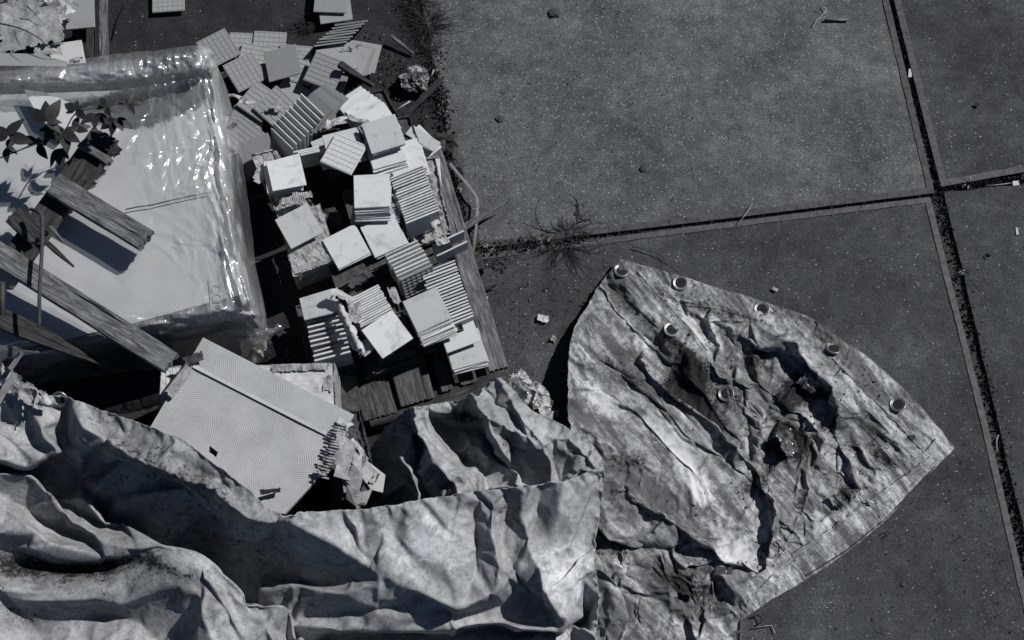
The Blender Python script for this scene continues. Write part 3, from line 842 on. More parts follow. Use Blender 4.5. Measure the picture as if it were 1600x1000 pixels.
    # creases: short sharp folds at the given main directions
    for (cx, cy, rx, ry, num, th, sp, Ln, wd, amp) in (creases or []):
        for _ in range(num):
            x = cx + rng.uniform(-1, 1)*rx; y = cy + rng.uniform(-1, 1)*ry
            t = math.radians(th + rng.normal()*sp); L = Ln*rng.uniform(.4, 1.4); w_ = wd*rng.uniform(.4, 1.5)
            a = amp*rng.uniform(.3, 1.2)*rng.choice([1, 1, -1])
            r_ = L+w_
            i0, i1 = max(0, int((x-r_-x0)/step)), min(nx, int((x+r_-x0)/step)+1)
            j0, j1 = max(0, int((y-r_-y0)/step)), min(ny, int((y+r_-y0)/step)+1)
            if i1 <= i0 or j1 <= j0: continue
            dx = gx[j0:j1, i0:i1]-x; dy = gy[j0:j1, i0:i1]-y
            u = (dx*math.cos(t) - dy*math.sin(t))/L; v = (dx*math.sin(t) + dy*math.cos(t))
            v = (v + rng.uniform(-.3, .3)*L*u*u)/w_
            side = rng.uniform(.5, 1.6)
            prof = np.where(v > 0, np.maximum(0, 1-v*side), np.maximum(0, 1+v/side))
            prof = prof*prof*(2.2-1.2*prof)
            Z[j0:j1, i0:i1] += a*prof*np.maximum(0, 1-u*u)**1.5
    # low billows
    for s_, am in (fine or []):
        N_ = rng.normal(size=(ny, nx)); N_ = gb(N_, s_/step); N_ /= N_.std(); Z += N_*am
    Z = np.maximum(Z, .004)
    # boundary snapping
    cell = ins[:-1,:-1] & ins[1:,:-1] & ins[:-1,1:] & ins[1:,1:]
    anyc = (ins[:-1,:-1].astype(int)+ins[1:,:-1]+ins[:-1,1:]+ins[1:,1:]) >= 1
    use = np.zeros_like(ins)
    for dj in (0, 1):
        for di in (0, 1): use[dj:ny-1+dj, di:nx-1+di] |= anyc
    sn = use & ~ins
    qx, qy = gx.copy(), gy.copy(); jj, ii = np.nonzero(sn)
    bx = qx[jj, ii]; by = qy[jj, ii]; bd = np.full(len(bx), 1e9); rx_ = bx.copy(); ry_ = by.copy()
    wob = lambda: 0
    for i in range(n_):
        j = (i+1) % n_; dx, dy = ox[j]-ox[i], oy[j]-oy[i]
        t = np.clip(((bx-ox[i])*dx+(by-oy[i])*dy)/max(dx*dx+dy*dy, 1e-9), 0, 1)
        X, Y = ox[i]+t*dx, oy[i]+t*dy; d = (bx-X)**2+(by-Y)**2; m = d < bd
        bd = np.where(m, d, bd); rx_ = np.where(m, X, rx_); ry_ = np.where(m, Y, ry_)
    qx[jj, ii] = rx_; qy[jj, ii] = ry_
    idx = -np.ones((ny, nx), int); idx[use] = np.arange(use.sum())
    co = Pn(qx[use], qy[use], Z[use])
    J_, I_ = np.nonzero(anyc)
    fs = np.stack([idx[J_, I_], idx[J_+1, I_], idx[J_+1, I_+1], idx[J_, I_+1]], -1)
    me = bpy.data.meshes.new(name)
    me.vertices.add(len(co)); me.vertices.foreach_set('co', co.ravel())
    me.loops.add(fs.size); me.loops.foreach_set('vertex_index', fs.ravel())
    me.polygons.add(len(fs)); me.polygons.foreach_set('loop_start', np.arange(0, fs.size, 4)); me.polygons.foreach_set('loop_total', np.full(len(fs), 4))
    me.update(calc_edges=True); me.validate()
    me.polygons.foreach_set('use_smooth', [True]*len(me.polygons))
    S = np.zeros((ny, nx))
    for (cx, cy, rx, ry, th, am) in (stain_shades or []):  # stains, film milk, and on tarpaulins painted fold light and shade
        t = math.radians(th); dx = gx-cx; dy = gy-cy
        u = (dx*math.cos(t) - dy*math.sin(t))/rx; v = (dx*math.sin(t) + dy*math.cos(t))/ry
        S += am*np.exp(-(u*u+v*v)*1.2)
    at = me.attributes.new('stain', 'FLOAT', 'POINT'); at.data.foreach_set('value', S[use].astype(np.float32))
    me.materials.append(mat)
    o = link(name, me, None, parent)
    if thick:
        sm = o.modifiers.new('thickness', 'SOLIDIFY'); sm.thickness = thick; sm.offset = -1
    PIX[o.name] = (qx[use].tolist(), qy[use].tolist())
    return o
PIX = {}
def drape(o, grow=.06, frames=18, goal=0.0, edge=1.0, th=None, aniso=(1.0, 1.0), pinfn=None, rest=None, push=14, stiff=15, bend=.05, grav=1.0, selfcol=False, gstiff=1.0, floor=True, q=6, damp=1.0):
    """let the stitched, oversized sheet settle: real cloth buckling, seeded by the laid folds"""
    import time; t0 = time.time()
    me = o.data; n_ = len(me.vertices)
    cnt = {}
    for p in me.polygons:
        for ek in p.edge_keys: cnt[ek] = cnt.get(ek, 0)+1
    bd = set()
    for ek, c in cnt.items():
        if c == 1: bd.update(ek)
    vg = o.vertex_groups.new(name='pin')
    vg.add(list(bd), edge, 'REPLACE')
    if pinfn:
        px_, py_ = PIX[o.name]
        for i in range(n_):
            w_ = pinfn(px_[i], py_[i])
            if w_ > 0 and i not in bd: vg.add([i], w_, 'REPLACE')
    elif goal: vg.add([i for i in range(n_) if i not in bd], goal, 'REPLACE')
    for m in list(o.modifiers): o.modifiers.remove(m)
    if th is not None or rest is not None:
        # start from the sheet laid wide, with spare cloth across the main folds, then push its edges in
        o.shape_key_add(name='wide'); k = o.shape_key_add(name='laid')
        fin = np.empty(n_*3); me.vertices.foreach_get('co', fin); cc = fin.reshape(-1, 3).copy()
        c0 = cc.mean(0)
        if th is not None:
            t = math.radians(th); a_ = np.array([math.cos(t), math.sin(t)]); b_ = np.array([-math.sin(t), math.cos(t)])
            u = (cc[:, :2]-c0[:2])@a_; v = (cc[:, :2]-c0[:2])@b_
            cc[:, 0] = c0[0] + u*aniso[0]*a_[0] + v*aniso[1]*b_[0]; cc[:, 1] = c0[1] + u*aniso[0]*a_[1] + v*aniso[1]*b_[1]
        if rest is not None: cc = rest(cc, *PIX[o.name])
        o.data.shape_keys.key_blocks['wide'].data.foreach_set('co', cc.ravel()); k.data.foreach_set('co', fin)
        me.vertices.foreach_set('co', cc.ravel())
        k.value = 0; k.keyframe_insert('value', frame=1); k.value = 1; k.keyframe_insert('value', frame=push)
        for fc in o.data.shape_keys.animation_data.action.fcurves:
            for kp in fc.keyframe_points: kp.interpolation = 'LINEAR'
    else: k = None
    fl = None
    if floor:
        fl = link('tmp_floor', mesh('tmp_floor', [(-6,-6,-.004),(6,-6,-.004),(6,6,-.004),(-6,6,-.004)], [(0,1,2,3)]))
        fl.modifiers.new('c', 'COLLISION'); fl.collision.thickness_outer = .006; fl.collision.cloth_friction = 3
    c = o.modifiers.new('cloth', 'CLOTH'); s = c.settings
    s.quality = q; s.mass = .3; s.air_damping = damp
    s.tension_stiffness = stiff; s.compression_stiffness = stiff; s.shear_stiffness = stiff*.5; s.bending_stiffness = bend
    s.tension_damping = 5; s.compression_damping = 5; s.shear_damping = 5; s.bending_damping = .5
    s.vertex_group_mass = 'pin'; s.pin_stiffness = gstiff
    s.shrink_min = -grow; s.shrink_max = -grow
    s.effector_weights.gravity = grav
    c.collision_settings.use_collision = floor; c.collision_settings.distance_min = .004
    c.collision_settings.use_self_collision = selfcol; c.collision_settings.self_distance_min = .004
    c.point_cache.frame_start = 1; c.point_cache.frame_end = frames+2
    for f in range(1, frames+1): SC.frame_set(f)
    dg = bpy.context.evaluated_depsgraph_get()
    ev = o.evaluated_get(dg); m2 = bpy.data.meshes.new_from_object(ev)
    co = np.empty(len(m2.vertices)*3); m2.vertices.foreach_get('co', co)
    o.modifiers.clear(); SC.frame_set(1)
    if k is not None: o.shape_key_clear(); o.vertex_groups.clear()
    if fl: bpy.data.objects.remove(fl)
    co = co.reshape(-1, 3)
    old = np.empty(n_*3); me.vertices.foreach_get('co', old)
    print('drape', n_, 'moved', float(np.abs(co-old.reshape(-1,3)).mean()), 'max', float(np.abs(co-old.reshape(-1,3)).max()), 'time', time.time()-t0)
    co[:, 2] = np.maximum(co[:, 2], .003)
    me.vertices.foreach_set('co', co.ravel()); me.update()
    return o

from mathutils.bvhtree import BVHTree
BV = {}
def index_surface(key, o):
    co = np.empty(len(o.data.vertices)*3); o.data.vertices.foreach_get('co', co); off = o.parent.location if o.parent else Vector()
    vs = [Vector(c)+o.location+off for c in co.reshape(-1, 3)]
    BV[key] = BVHTree.FromPolygons(vs, [tuple(p.vertices) for p in o.data.polygons])
def hit(key, x, y):
    d = (P(x, y, 0)-CAM).normalized(); h = BV[key].ray_cast(CAM, d)
    return h[0], h[1]
def hz(key, x, y):
    p = hit(key, x, y)[0]; return p.z if p is not None else .02
def smooth_sub(o, thick=.002, lv=1):
    m = o.modifiers.new('sub', 'SUBSURF'); m.levels = lv; m.render_levels = lv
    m = o.modifiers.new('thickness', 'SOLIDIFY'); m.thickness = thick; m.offset = -1
# ---------------------------------------------------------------- plastic film over the load
film_out = [(-60,118,.60),(0,112,.62),(100,98,.66),(180,84,.68),(250,78,.70),(300,71,.70),(322,72,.68),(332,80,.64),(340,105,.5),(352,132,.38),(366,180,.3),(378,240,.24),(390,330,.18),(400,420,.15),(412,472,.14),(420,520,.12),(432,556,.10),(415,566,.08),(330,572,.08),(200,580,.08),(60,600,.08),(-60,625,.08),(-60,578,.60)]
film_lines = [
 [(-60,150,.60),(0,146,.602),(100,143,.602),(190,139,.602),(260,126,.602),(318,116,.602)],
 [(-60,137,.70),(0,136,.70),(100,134,.72),(190,128,.73),(260,118,.73),(318,110,.71),(328,104,.66)],
 [(-60,124,.72),(0,121,.73),(100,108,.75),(180,98,.76),(250,90,.77),(300,84,.77),(320,84,.74)],
 [(322,120,.60),(335,150,.60),(343,210,.60),(352,280,.60),(362,340,.60),(373,400,.60),(384,445,.60),(390,466,.60)],
 [(308,125,.60),(312,200,.612),(318,280,.606),(330,360,.607),(350,430,.604),(366,468,.600)],
 [(336,125,.58),(350,180,.54),(360,260,.50),(371,330,.50),(384,400,.48),(398,466,.50)],
 [(390,470,.60),(330,484,.60),(260,498,.60),(205,517,.60),(100,545,.60),(0,562,.60),(-60,575,.60)],
 [(366,474,.600),(300,482,.597),(215,505,.597),(100,530,.597),(0,546,.597),(-60,555,.597)],
 [(398,484,.50),(330,499,.53),(250,512,.53),(205,530,.5),(100,560,.48),(0,580,.46)],
 [(405,505,.40),(330,520,.36),(200,548,.33),(0,600,.3)],
 [(200,325,.598),(260,315,.600),(328,301,.606),(345,303,.604)],
]
sheet('plastic_film', film_out, film_lines, 2.5, 1.1,
 wob=1.5, creases=[(345,170,22,60,46,-80,6,70,5,.012),(362,300,20,110,90,-80,5,100,5,.013),(380,420,16,60,60,-72,6,70,5,.013),
          (318,300,24,170,60,-70,25,30,5,.004),(265,235,62,72,60,40,30,34,6,.008),(250,200,70,40,20,60,30,30,6,.006),(290,350,60,50,26,-25,25,55,7,.008),(120,450,100,40,8,-15,20,60,7,.005),
          (280,105,60,22,70,-70,30,18,5,.012),(120,118,120,18,60,10,30,26,5,.010),(330,90,12,14,16,-60,50,16,5,.02),
          (300,505,110,20,50,12,10,60,6,.012),(400,520,14,40,24,-65,20,30,6,.018),(60,560,90,25,24,10,10,70,8,.012)],
 stain_shades=[(345,240,26,170,0,.95),(372,420,26,90,15,.9),(160,112,190,22,5,.9),(318,96,24,26,0,.8),(300,500,120,22,12,.85),(255,225,62,62,0,.50),(310,280,40,90,0,.42),(300,390,60,30,-30,.35),(235,150,60,20,5,.2),(395,520,30,50,0,.7),(50,580,120,30,10,.6)],
 mat=MT['film'], parent=WP, thick=0, seed=2, fine=[(14,.0015)])
# the pale board under the film, sagging a little, with mould in the upper corner
brd_out = [(-60,152,.578),(0,148,.578),(190,141,.578),(316,120,.578),(335,200,.578),(350,300,.578),(368,400,.578),(380,460,.578),(300,480,.578),(205,506,.578),(100,530,.578),(-60,556,.578)]
n_ = NB('board_stained'); st = n_.attr('stain')
c_ = n_.ramp(n_.noise(5, 6, .6), [(.3,.30),(.7,.39)])
a_ = n_.math('ADD', st, n_.math('MULTIPLY', n_.math('SUBTRACT', n_.noise(30, 8, .75), .5), 1.8))
c_ = n_.mix(n_.val(a_, .35, .8, 0, .95), c_, .02)
c_ = n_.mix(n_.val(n_.noise(120, 3, .7), .70, .74, 0, .5), c_, .1)
MT['board_stained'] = n_.done(c_, .7, n_.bump(n_.noise(200, 3), .2, .0008), .3)
sheet('top_board', brd_out, [[(0,300,.577),(200,300,.576),(330,300,.577)]], 4, 1, stain_shades=[(235,158,85,30,8,1.5),(180,178,70,26,-10,.8),(270,150,55,28,20,1.2),(80,182,30,40,-40,.25),(325,450,8,22,0,.2)], mat=MT['board_stained'], parent=WP, thick=.004)
# print on the board, seen through the film
def text(s, px, py, h, deg, size, mat, parent, name='print'):
    cu = bpy.data.curves.new(name, 'FONT'); cu.body = s; cu.size = size; cu.align_x = 'CENTER'; cu.align_y = 'CENTER'
    o = bpy.data.objects.new('tmp', cu); COL.objects.link(o)
    dg = bpy.context.evaluated_depsgraph_get(); me = bpy.data.meshes.new_from_object(o.evaluated_get(dg)); bpy.data.objects.remove(o)
    q = bpy.data.objects.new(name, me); COL.objects.link(q); me.materials.clear(); me.materials.append(mat)
    q.parent = parent; q.location = P(px, py, h) - parent.location; q.rotation_euler = (0, 0, ang(px, py, deg, h)); return q
text('COD', 338, 466, .5825, -84, .052, MT['print'], WP)
def strip(name, ptsw, wd, mat, parent=None, th=.0015, label=None, cat=None, vert=False):
    """flat band along world points"""
    vs = []; fs = []
    for i, p in enumerate(ptsw):
        d = (ptsw[min(i+1, len(ptsw)-1)]-ptsw[max(i-1, 0)]); s = Vector((-d.y, d.x, 0)).normalized()*(wd/2)
        vs += [tuple(p-s), tuple(p+s), tuple(p+s-Vector((0,0,th))), tuple(p-s-Vector((0,0,th)))]
    for i in range(len(ptsw)-1):
        for k in range(4): fs.append((i*4+k, i*4+(k+1) % 4, i*4+4+(k+1) % 4, i*4+4+k))
    fs += [(0,1,2,3), tuple(len(vs)-4+k for k in (3,2,1,0))]
    o = link(name, mesh(name, vs, fs), mat, parent); return tag(o, label, cat)
strip('print_line', [P(326,438,.583), P(331,484,.583)], .006, MT['print'], WP)
strip('film_tear', [P(x,y,.600) for x,y in [(196,327),(215,323),(238,320),(262,314),(285,309),(308,304),(330,300)]], .0045, MT['rust'], WP, th=.003)
# quarter-round white plate on top
bm = bmesh.new(); pts = [P(37,140,.66), P(66,143,.66), P(92,152,.66), P(112,162,.66), P(126,176,.66), P(118,190,.66), P(99,209,.66), P(62,187,.66)]
top = [bm.verts.new(p) for p in pts]; bot = [bm.verts.new(p-Vector((0,0,.012))) for p in pts]
bm.faces.new(top); bm.faces.new(bot[::-1])
for i in range(len(pts)): bm.faces.new((top[i], bot[i], bot[(i+1) % len(pts)], top[(i+1) % len(pts)]))
bmesh.ops.recalc_face_normals(bm, faces=bm.faces); bevel_all(bm, .001)
tag(link('round_plate', from_bm('round_plate', bm), MT['board']), 'pale round-edged piece of board lying on the wrapped load among the leaves', 'board')

# ---------------------------------------------------------------- broken timber on the load
BP = empty('broken_pallet', P(110, 300, .62), 'broken dark pallet remnant leaning on the wrapped load, with short end blocks', 'pallet')
B((166,206),.680,(14,418),.675,.125,.022,MT['wood_dark'],51,'board',BP,jag=.02)
B((182,222),.705,(128,300),.70,.016,.03,MT['wood_dark'],52,'edge_strip',BP,jag=.01)
B((123,222),.715,(172,252),.72,.035,.03,MT['wood'],53,'end_block',BP,jag=.016,rough=1.4)
B((150,210),.705,(186,240),.70,.05,.02,MT['wood_dark'],54,'end_block',BP,jag=.02,rough=1.6)
B((18,330),.735,(62,372),.725,.085,.045,MT['wood_dark'],55,'end_block',BP,jag=.03,rough=1.6)
B((80,284),.735,(230,375),.725,.094,.040,MT['wood'],56,'cross_plank',BP,jag=.025,rough=1.3)
B((-40,372),.80,(268,566),.72,.092,.045,MT['wood'],57,'plank',None,'long grey cracked plank running down to the combed panel','plank',jag=.012,rough=1.3)
B((-40,478),.70,(186,578),.60,.082,.025,MT['wood_dark'],58,'plank',None,'dark mossy plank tapering to a split point, below the long grey one','plank',jag=.03,taper=.85,rough=1.2)
B((70,376),.76,(117,418),.74,.022,.012,MT['wood_dark'],59,'splinter',None,'thin dark splinter pointing down right from the broken pallet','wood splinter',jag=.03,taper=.7)
B((76,352),.775,(99,380),.765,.020,.012,MT['wood'],60,'splinter',None,'short curved splinter lying beside the bent rod','wood splinter',jag=.02,taper=.5)
def tube(name, ptsw, r, mat, parent=None, label=None, cat=None, seg=6, taper=False, group=None):
    vs = []; fs = []; n_ = len(ptsw)
    for i, p in enumerate(ptsw):
        d = (ptsw[min(i+1, n_-1)]-ptsw[max(i-1, 0)]).normalized()
        a = d.cross(Vector((0,0,1)) if abs(d.z) < .9 else Vector((1,0,0))).normalized(); b = d.cross(a)
        rr = r*(1-.85*i/(n_-1)) if taper else r
        for k in range(seg):
            t = 2*math.pi*k/seg; vs.append(tuple(p + a*math.cos(t)*rr + b*math.sin(t)*rr))
    for i in range(n_-1):
        for k in range(seg): fs.append((i*seg+k, i*seg+(k+1) % seg, (i+1)*seg+(k+1) % seg, (i+1)*seg+k))
    fs += [tuple(range(seg))[::-1], tuple((n_-1)*seg+k for k in range(seg))]
    o = link(name, mesh(name, vs, fs, True), mat, parent); return tag(o, label, cat, group)
def curve(pts, n_=6):
    out = []
    for i in range(len(pts)-1):
        p0 = pts[max(i-1,0)]; p1 = pts[i]; p2 = pts[i+1]; p3 = pts[min(i+2,len(pts)-1)]
        for k in range(n_):
            t = k/n_
            out.append(.5*((2*p1)+(p2-p0)*t+(2*p0-5*p1+4*p2-p3)*t*t+(3*p1-p0-3*p2+p3)*t**3))
    return out+[pts[-1]]
tube('metal_rod', curve([P(48,327,.80),P(60,331,.83),P(66,345,.85),P(65,400,.86),P(62,450,.85),P(61,511,.80)]), .0075, MT['rust'], None, 'dark bent rod standing across the long grey plank', 'rod', 8)
tube('metal_rod', [P(4,440,.78), P(3,492,.74)], .010, MT['rust'], None, 'short dark rod end at the photo\'s left edge', 'rod', 8)
strip('strap', [P(-6,632,.60),P(8,607,.605),P(23,585,.61)], .028, MT['strap'], None, .002, 'grey packing strap end crossing the torn board at the left edge', 'strap')
strip('strap', curve([P(15,577,.62),P(24,565,.63),P(34,550,.65)]), .020, MT['strap'], None, .002, 'short grey strap end sticking up under the mossy plank', 'strap')
crumple(24,600,.56,.30,.09,-34,.03,'torn flaky board edge at the far left above the tarpaulin',MT['card'],61,'torn_board','board')
crumple(62,618,.53,.16,.05,-26,.016,'small torn flake above the left eyelet',MT['paper'],62,'torn_board','board')
crumple(420,520,.30,.06,.20,-70,.03,'loose wrinkled end of plastic hanging at the load\'s lower right corner',MT['film'],63,'film_scrap','plastic film')

# -- top left corner pile
UP = empty('pallet', P(60, 60, -.01), 'dark pallet in the upper left corner of the photo, with a pale right rim', 'pallet')
B((157,-30),.30,(159,92),.30,.022,.10,MT['wood'],71,'board',UP,jag=.008)
B((128,-30),.26,(130,95),.26,.10,.02,MT['wood_dark'],72,'board',UP,jag=.01)
B((60,-30),.26,(62,95),.26,.20,.02,MT['wood_dark'],73,'board',UP,jag=.01)
def plate(poly, h, th, mat, label, name='board', cat='board'):
    bm = bmesh.new(); pts = [P(x, y, h if len(q) == 0 else q[0]) for x, y, *q in poly]
    top = [bm.verts.new(p) for p in pts]; bot = [bm.verts.new(p-Vector((0,0,th))) for p in pts]
    bm.faces.new(top); bm.faces.new(bot[::-1])
    for i in range(len(pts)): bm.faces.new((top[i], bot[i], bot[(i+1) % len(pts)], top[(i+1) % len(pts)]))
    bmesh.ops.recalc_face_normals(bm, faces=bm.faces); bevel_all(bm, min(.0015, th*.2))
    return tag(link(name, from_bm(name, bm), mat), label, cat if label else None)
plate([(95,-20),(146,-20),(148,42),(103,46)], .34, .012, MT['tile_grey'], 'pale square board at the top edge, left corner pile')
plate([(86,68),(127,62),(130,80),(134,98),(70,104)], .36, .012, MT['board'], 'small pale board just above the film\'s rolled edge')
plate([(-20,82),(60,84),(105,96),(100,120),(-20,130)], .50, .01, MT['tile_grey'], 'shaded flat board under the leaves\' twig at the left edge')
crumple(48,42,.40,.34,.30,10,.030,'crumpled plaster-grey paper sack in the upper left corner',MT['card'],64,'paper_sack','sack',freq=2.4,ragged=.15)
crumple(88,25,.40,.12,.20,-30,.03,'torn flap of the paper sack beside the square board',MT['paper'],65,'paper_sack','sack',n_=36)
crumple(75,78,.42,.16,.06,0,.012,'flat torn paper flap above the film\'s rolled edge',MT['board'],66)
crumple(118,92,.37,.07,.03,10,.01,'flaking plaster bits on the small pale board',MT['card'],67)
tube('twig', curve([P(-4,36,.56),P(30,44,.58),P(55,56,.58),P(75,72,.56),P(92,87,.52)]), .004, MT['rust'], None, 'thin dark twig with small buds crossing the paper sack', 'twig', 5, True)
tube('twig', curve([P(22,46,.57),P(28,66,.56),P(44,86,.54)]), .0025, MT['rust'], None, 'small dark side twig hanging below the budding one', 'twig', 5, True)
tube('twig', curve([P(42,9,.48),P(55,22,.48),P(66,36,.47)]), .003, MT['rust'], None, 'short black twig on the upper left sack', 'twig', 5, True)

# ---------------------------------------------------------------- creeper leaves
def leaf_mesh(L, W_, fold=.15, seed=0):
    vs = []; fs = []; n_ = 7
    for i in range(n_+1):
        t = i/n_; w_ = W_*math.sin(math.pi*t**.80)**.9*(1-.25*t) if 0 < t < 1 else 0
        x = L*t; sag = -.18*L*t*t
        vs += [(x, w_, sag+abs(w_)*fold), (x, 0, sag), (x, -w_, sag+abs(w_)*fold)]
    for i in range(n_):
        for k in (0, 1): fs.append((i*3+k, i*3+k+1, i*3+3+k+1, i*3+3+k))
    me = mesh('leaf', vs, fs, True); me.materials.append(MT['leaf']); return me
LM = [leaf_mesh(.062, .018, .15), leaf_mesh(.05, .014, .3), leaf_mesh(.072, .020, .05)]
rl = random.Random(5)
def leafset(parent, px, py, h, angs, size):
    for a in angs:
        o = bpy.data.objects.new('leaf', rl.choice(LM)); COL.objects.link(o); o.parent = parent
        o.location = P(px, py, h) - parent.location
        o.rotation_euler = (R(rl.uniform(-25, 25)), R(rl.uniform(-15, 20)), R(a+rl.uniform(-8, 8))); s = size*rl.uniform(.85, 1.15); o.scale = (s, s, s)
V1 = empty('creeper', P(60, 260, .62), 'leafy creeper stems with five-fingered leaves over the upper part of the wrapped load', 'creeper')
tube('stem', curve([P(-8,250,.80),P(30,235,.86),P(75,218,.90),P(100,205,.92),P(118,178,.90),P(150,168,.88),P(205,160,.84)]), .0030, MT['rust'], V1, seg=5)
tube('stem', curve([P(100,205,.92),P(85,190,.95),P(72,180,.98)]), .0022, MT['rust'], V1, seg=5)
tube('stem', curve([P(0,215,.86),P(12,200,.93),P(14,196,.95)]), .0022, MT['rust'], V1, seg=5)
tube('stem', curve([P(30,235,.86),P(50,226,.84),P(58,225,.83)]), .0022, MT['rust'], V1, seg=5)
for px, py, h, a, s in [(73,190,.97,(100,60,150,10,-30),1.25),(13,212,.94,(95,50,140,-20,190),1.35),(118,172,.92,(100,30,150,-40,200),1.0),
    (165,168,.89,(170,120,60,-60,-10),1.0),(200,163,.86,(10,70,130,-50),.95),(80,200,.92,(-20,-70,200,-120),1.1),(58,226,.84,(150,80,20,-60),.95),
    (100,208,.93,(-30,-80,30,-130),1.1),(115,200,.90,(20,-20,80),.9),(180,185,.80,(-60,-100,-20,-150),1.1),(92,232,.86,(-80,-120,-40),1.2),(10,230,.86,(-20,-80,60),1.1),(150,178,.86,(-90,-140,-30),1.0)]:
    leafset(V1, px, py, h, a, s)

# ---------------------------------------------------------------- carton and combed panel
carton([(252,574),(408,570),(523,567),(528,690)], .40, .38, 'pale carton behind the combed panel, its top edge torn to the corrugation', MT['card'], 80, .006, topmat=MT['board'], sink=.004)
carton([(252,574),(300,570),(285,680),(246,690)], .415, .38, 'narrow pale carton flank left of the combed panel', MT['card'], 81, .006, topmat=MT['board'], sink=.004)
crumple(468,574,.415,.27,.035,2,.010,'torn corrugated lip along the top of the pale carton',MT['card_rib'],82,'cardboard_strip','cardboard',ragged=.2)
crumple(512,600,.405,.05,.08,0,.010,'small torn cardboard patch at the pale carton\'s right corner',MT['card_rib'],83,'cardboard_strip','cardboard')
PA = empty('combed_panel', P(390, 700, .44), 'large tilted panel back combed with curved adhesive grooves, half under the tarpaulin', 'panel')
def ppl(name, poly, th, mat, h=.47):
    o = plate([(x, y) + ((q[0],) if q else ()) for x, y, *q in poly], h, th, mat, None, name); 
    o.parent = PA; o.location = -PA.location
    return o
ppl('sheet', [(317,527,.505),(553,648,.48),(541,668,.478),(506,722,.47),(492,752,.465),(445,803,.455),(330,790,.45),(215,700,.46)], .022, MT['trowel'])
strip('seam_tape', [P(293,567,.504), P(400,622,.492), P(522,684,.482)], .013, MT['board'], PA, .002)
B((297,572),.515,(262,618),.505,.045,.010,MT['card'],84,'scraped_patch',PA,jag=.02)
crumple(304,562,.512,.10,.05,20,.008,'',MT['card_dark'],85,'glue_smear','glue',parent=PA)
crumple(334,708,.50,.05,.02,-40,.014,'',MT['card_dark'],86,'dried_leaf','leaf',tag_it=False)['label']='small dark curled leaf on the combed panel near the tarpaulin fold'
crumple(423,767,.50,.09,.025,12,.014,'',MT['black'],87,'dried_leaf','leaf',tag_it=False)['label']='black curled leaf at the lower tip of the combed panel'
for o in bpy.data.objects:
    if o.name.startswith('dried_leaf'): o['category'] = 'leaf'
tcb = empty('torn_cardboard', P(525,710,.46), 'torn corrugated end of the combed panel, its flutes standing up', 'cardboard')
rt = random.Random(77)
for k in range(20):
    t = k/19; x = 533-30*t+rt.uniform(-2,2); y = 664+82*t; L_ = rt.uniform(7, 12)
    d = Vector((math.cos(R(-12+rt.uniform(-9,9))), -math.sin(R(-12))))
    hh_ = .505+rt.uniform(-.008,.010)
    tube('flute', [P(x-L_*.9, y-L_*.15, hh_), P(x, y, hh_+.006), P(x+L_*.8, y+L_*.2, hh_-.010)], .0042, MT['card'], tcb, seg=5)
for k, (x, y, sx, sy, dg) in enumerate([(538,662,.07,.05,-30),(505,735,.05,.05,10),(528,700,.05,.16,-20)]):
    crumple(x, y, .495, sx, sy, dg, .012, '', MT['paper' if k == 0 else 'card'], 300+k, 'torn_liner', parent=tcb, freq=4, ragged=.35)
tc2 = empty('torn_cardboard', P(556,745,.40), 'crushed cardboard clump at the combed panel\'s lower right, dark frayed tip', 'cardboard')
for k, (poly, hs__) in enumerate([([(534,680),(556,692),(552,726),(528,716)], (.49,.47,.45,.47)), ([(528,716),(552,724),(548,752),(521,744)], (.47,.45,.43,.46)),
     ([(556,692),(576,716),(566,742),(550,724)], (.46,.42,.43,.46)), ([(550,726),(568,742),(560,772),(540,752)], (.46,.43,.40,.43)), ([(570,716),(592,740),(580,766),(564,744)], (.44,.40,.40,.43)),
     ([(560,770),(582,764),(572,788),(556,796)], (.42,.40,.38,.38)), ([(540,752),(562,768),(556,792),(541,780)], (.42,.42,.40,.39))]):
    q = plate([(x, y, h_) for (x, y), h_ in zip(poly, hs__)], .45, .006, MT['card_rib' if k % 2 == 0 else 'card'], None, 'liner')
    q.parent = tc2; q.location = -tc2.location
for k, (x, y, sx, sy, dg, m_) in enumerate([(560,700,.10,.03,-48,'paper'),(545,735,.09,.03,20,'card'),(575,760,.05,.13,-35,'card_dark'),(562,782,.07,.06,0,'card_dark'),(566,728,.03,.10,-30,'card'),(540,760,.03,.09,10,'card'),(588,748,.03,.08,-30,'paper')]):
    crumple(x, y, .455-.001*(y-700), sx, sy, dg, .014, '', MT[m_], 310+k, 'torn_flap', parent=tc2, freq=5, ragged=.4)
plate([(548,700),(602,742),(598,770),(560,760)], .36, .006, MT['board'], 'pale carton flap between the cardboard clump and the bunched tarpaulin', 'carton_flap','cardboard')
carton([(500,650),(560,640),(590,760),(520,790)], .32, .3, 'buried carton under the combed panel', MT['card_dark'], 91, .01)
carton([(522,583),(558,590),(560,665),(528,650)], .18, .17, 'dark carton standing between the pale carton and the pallet boards', MT['card_dark'], 92, .004, sink=.003)
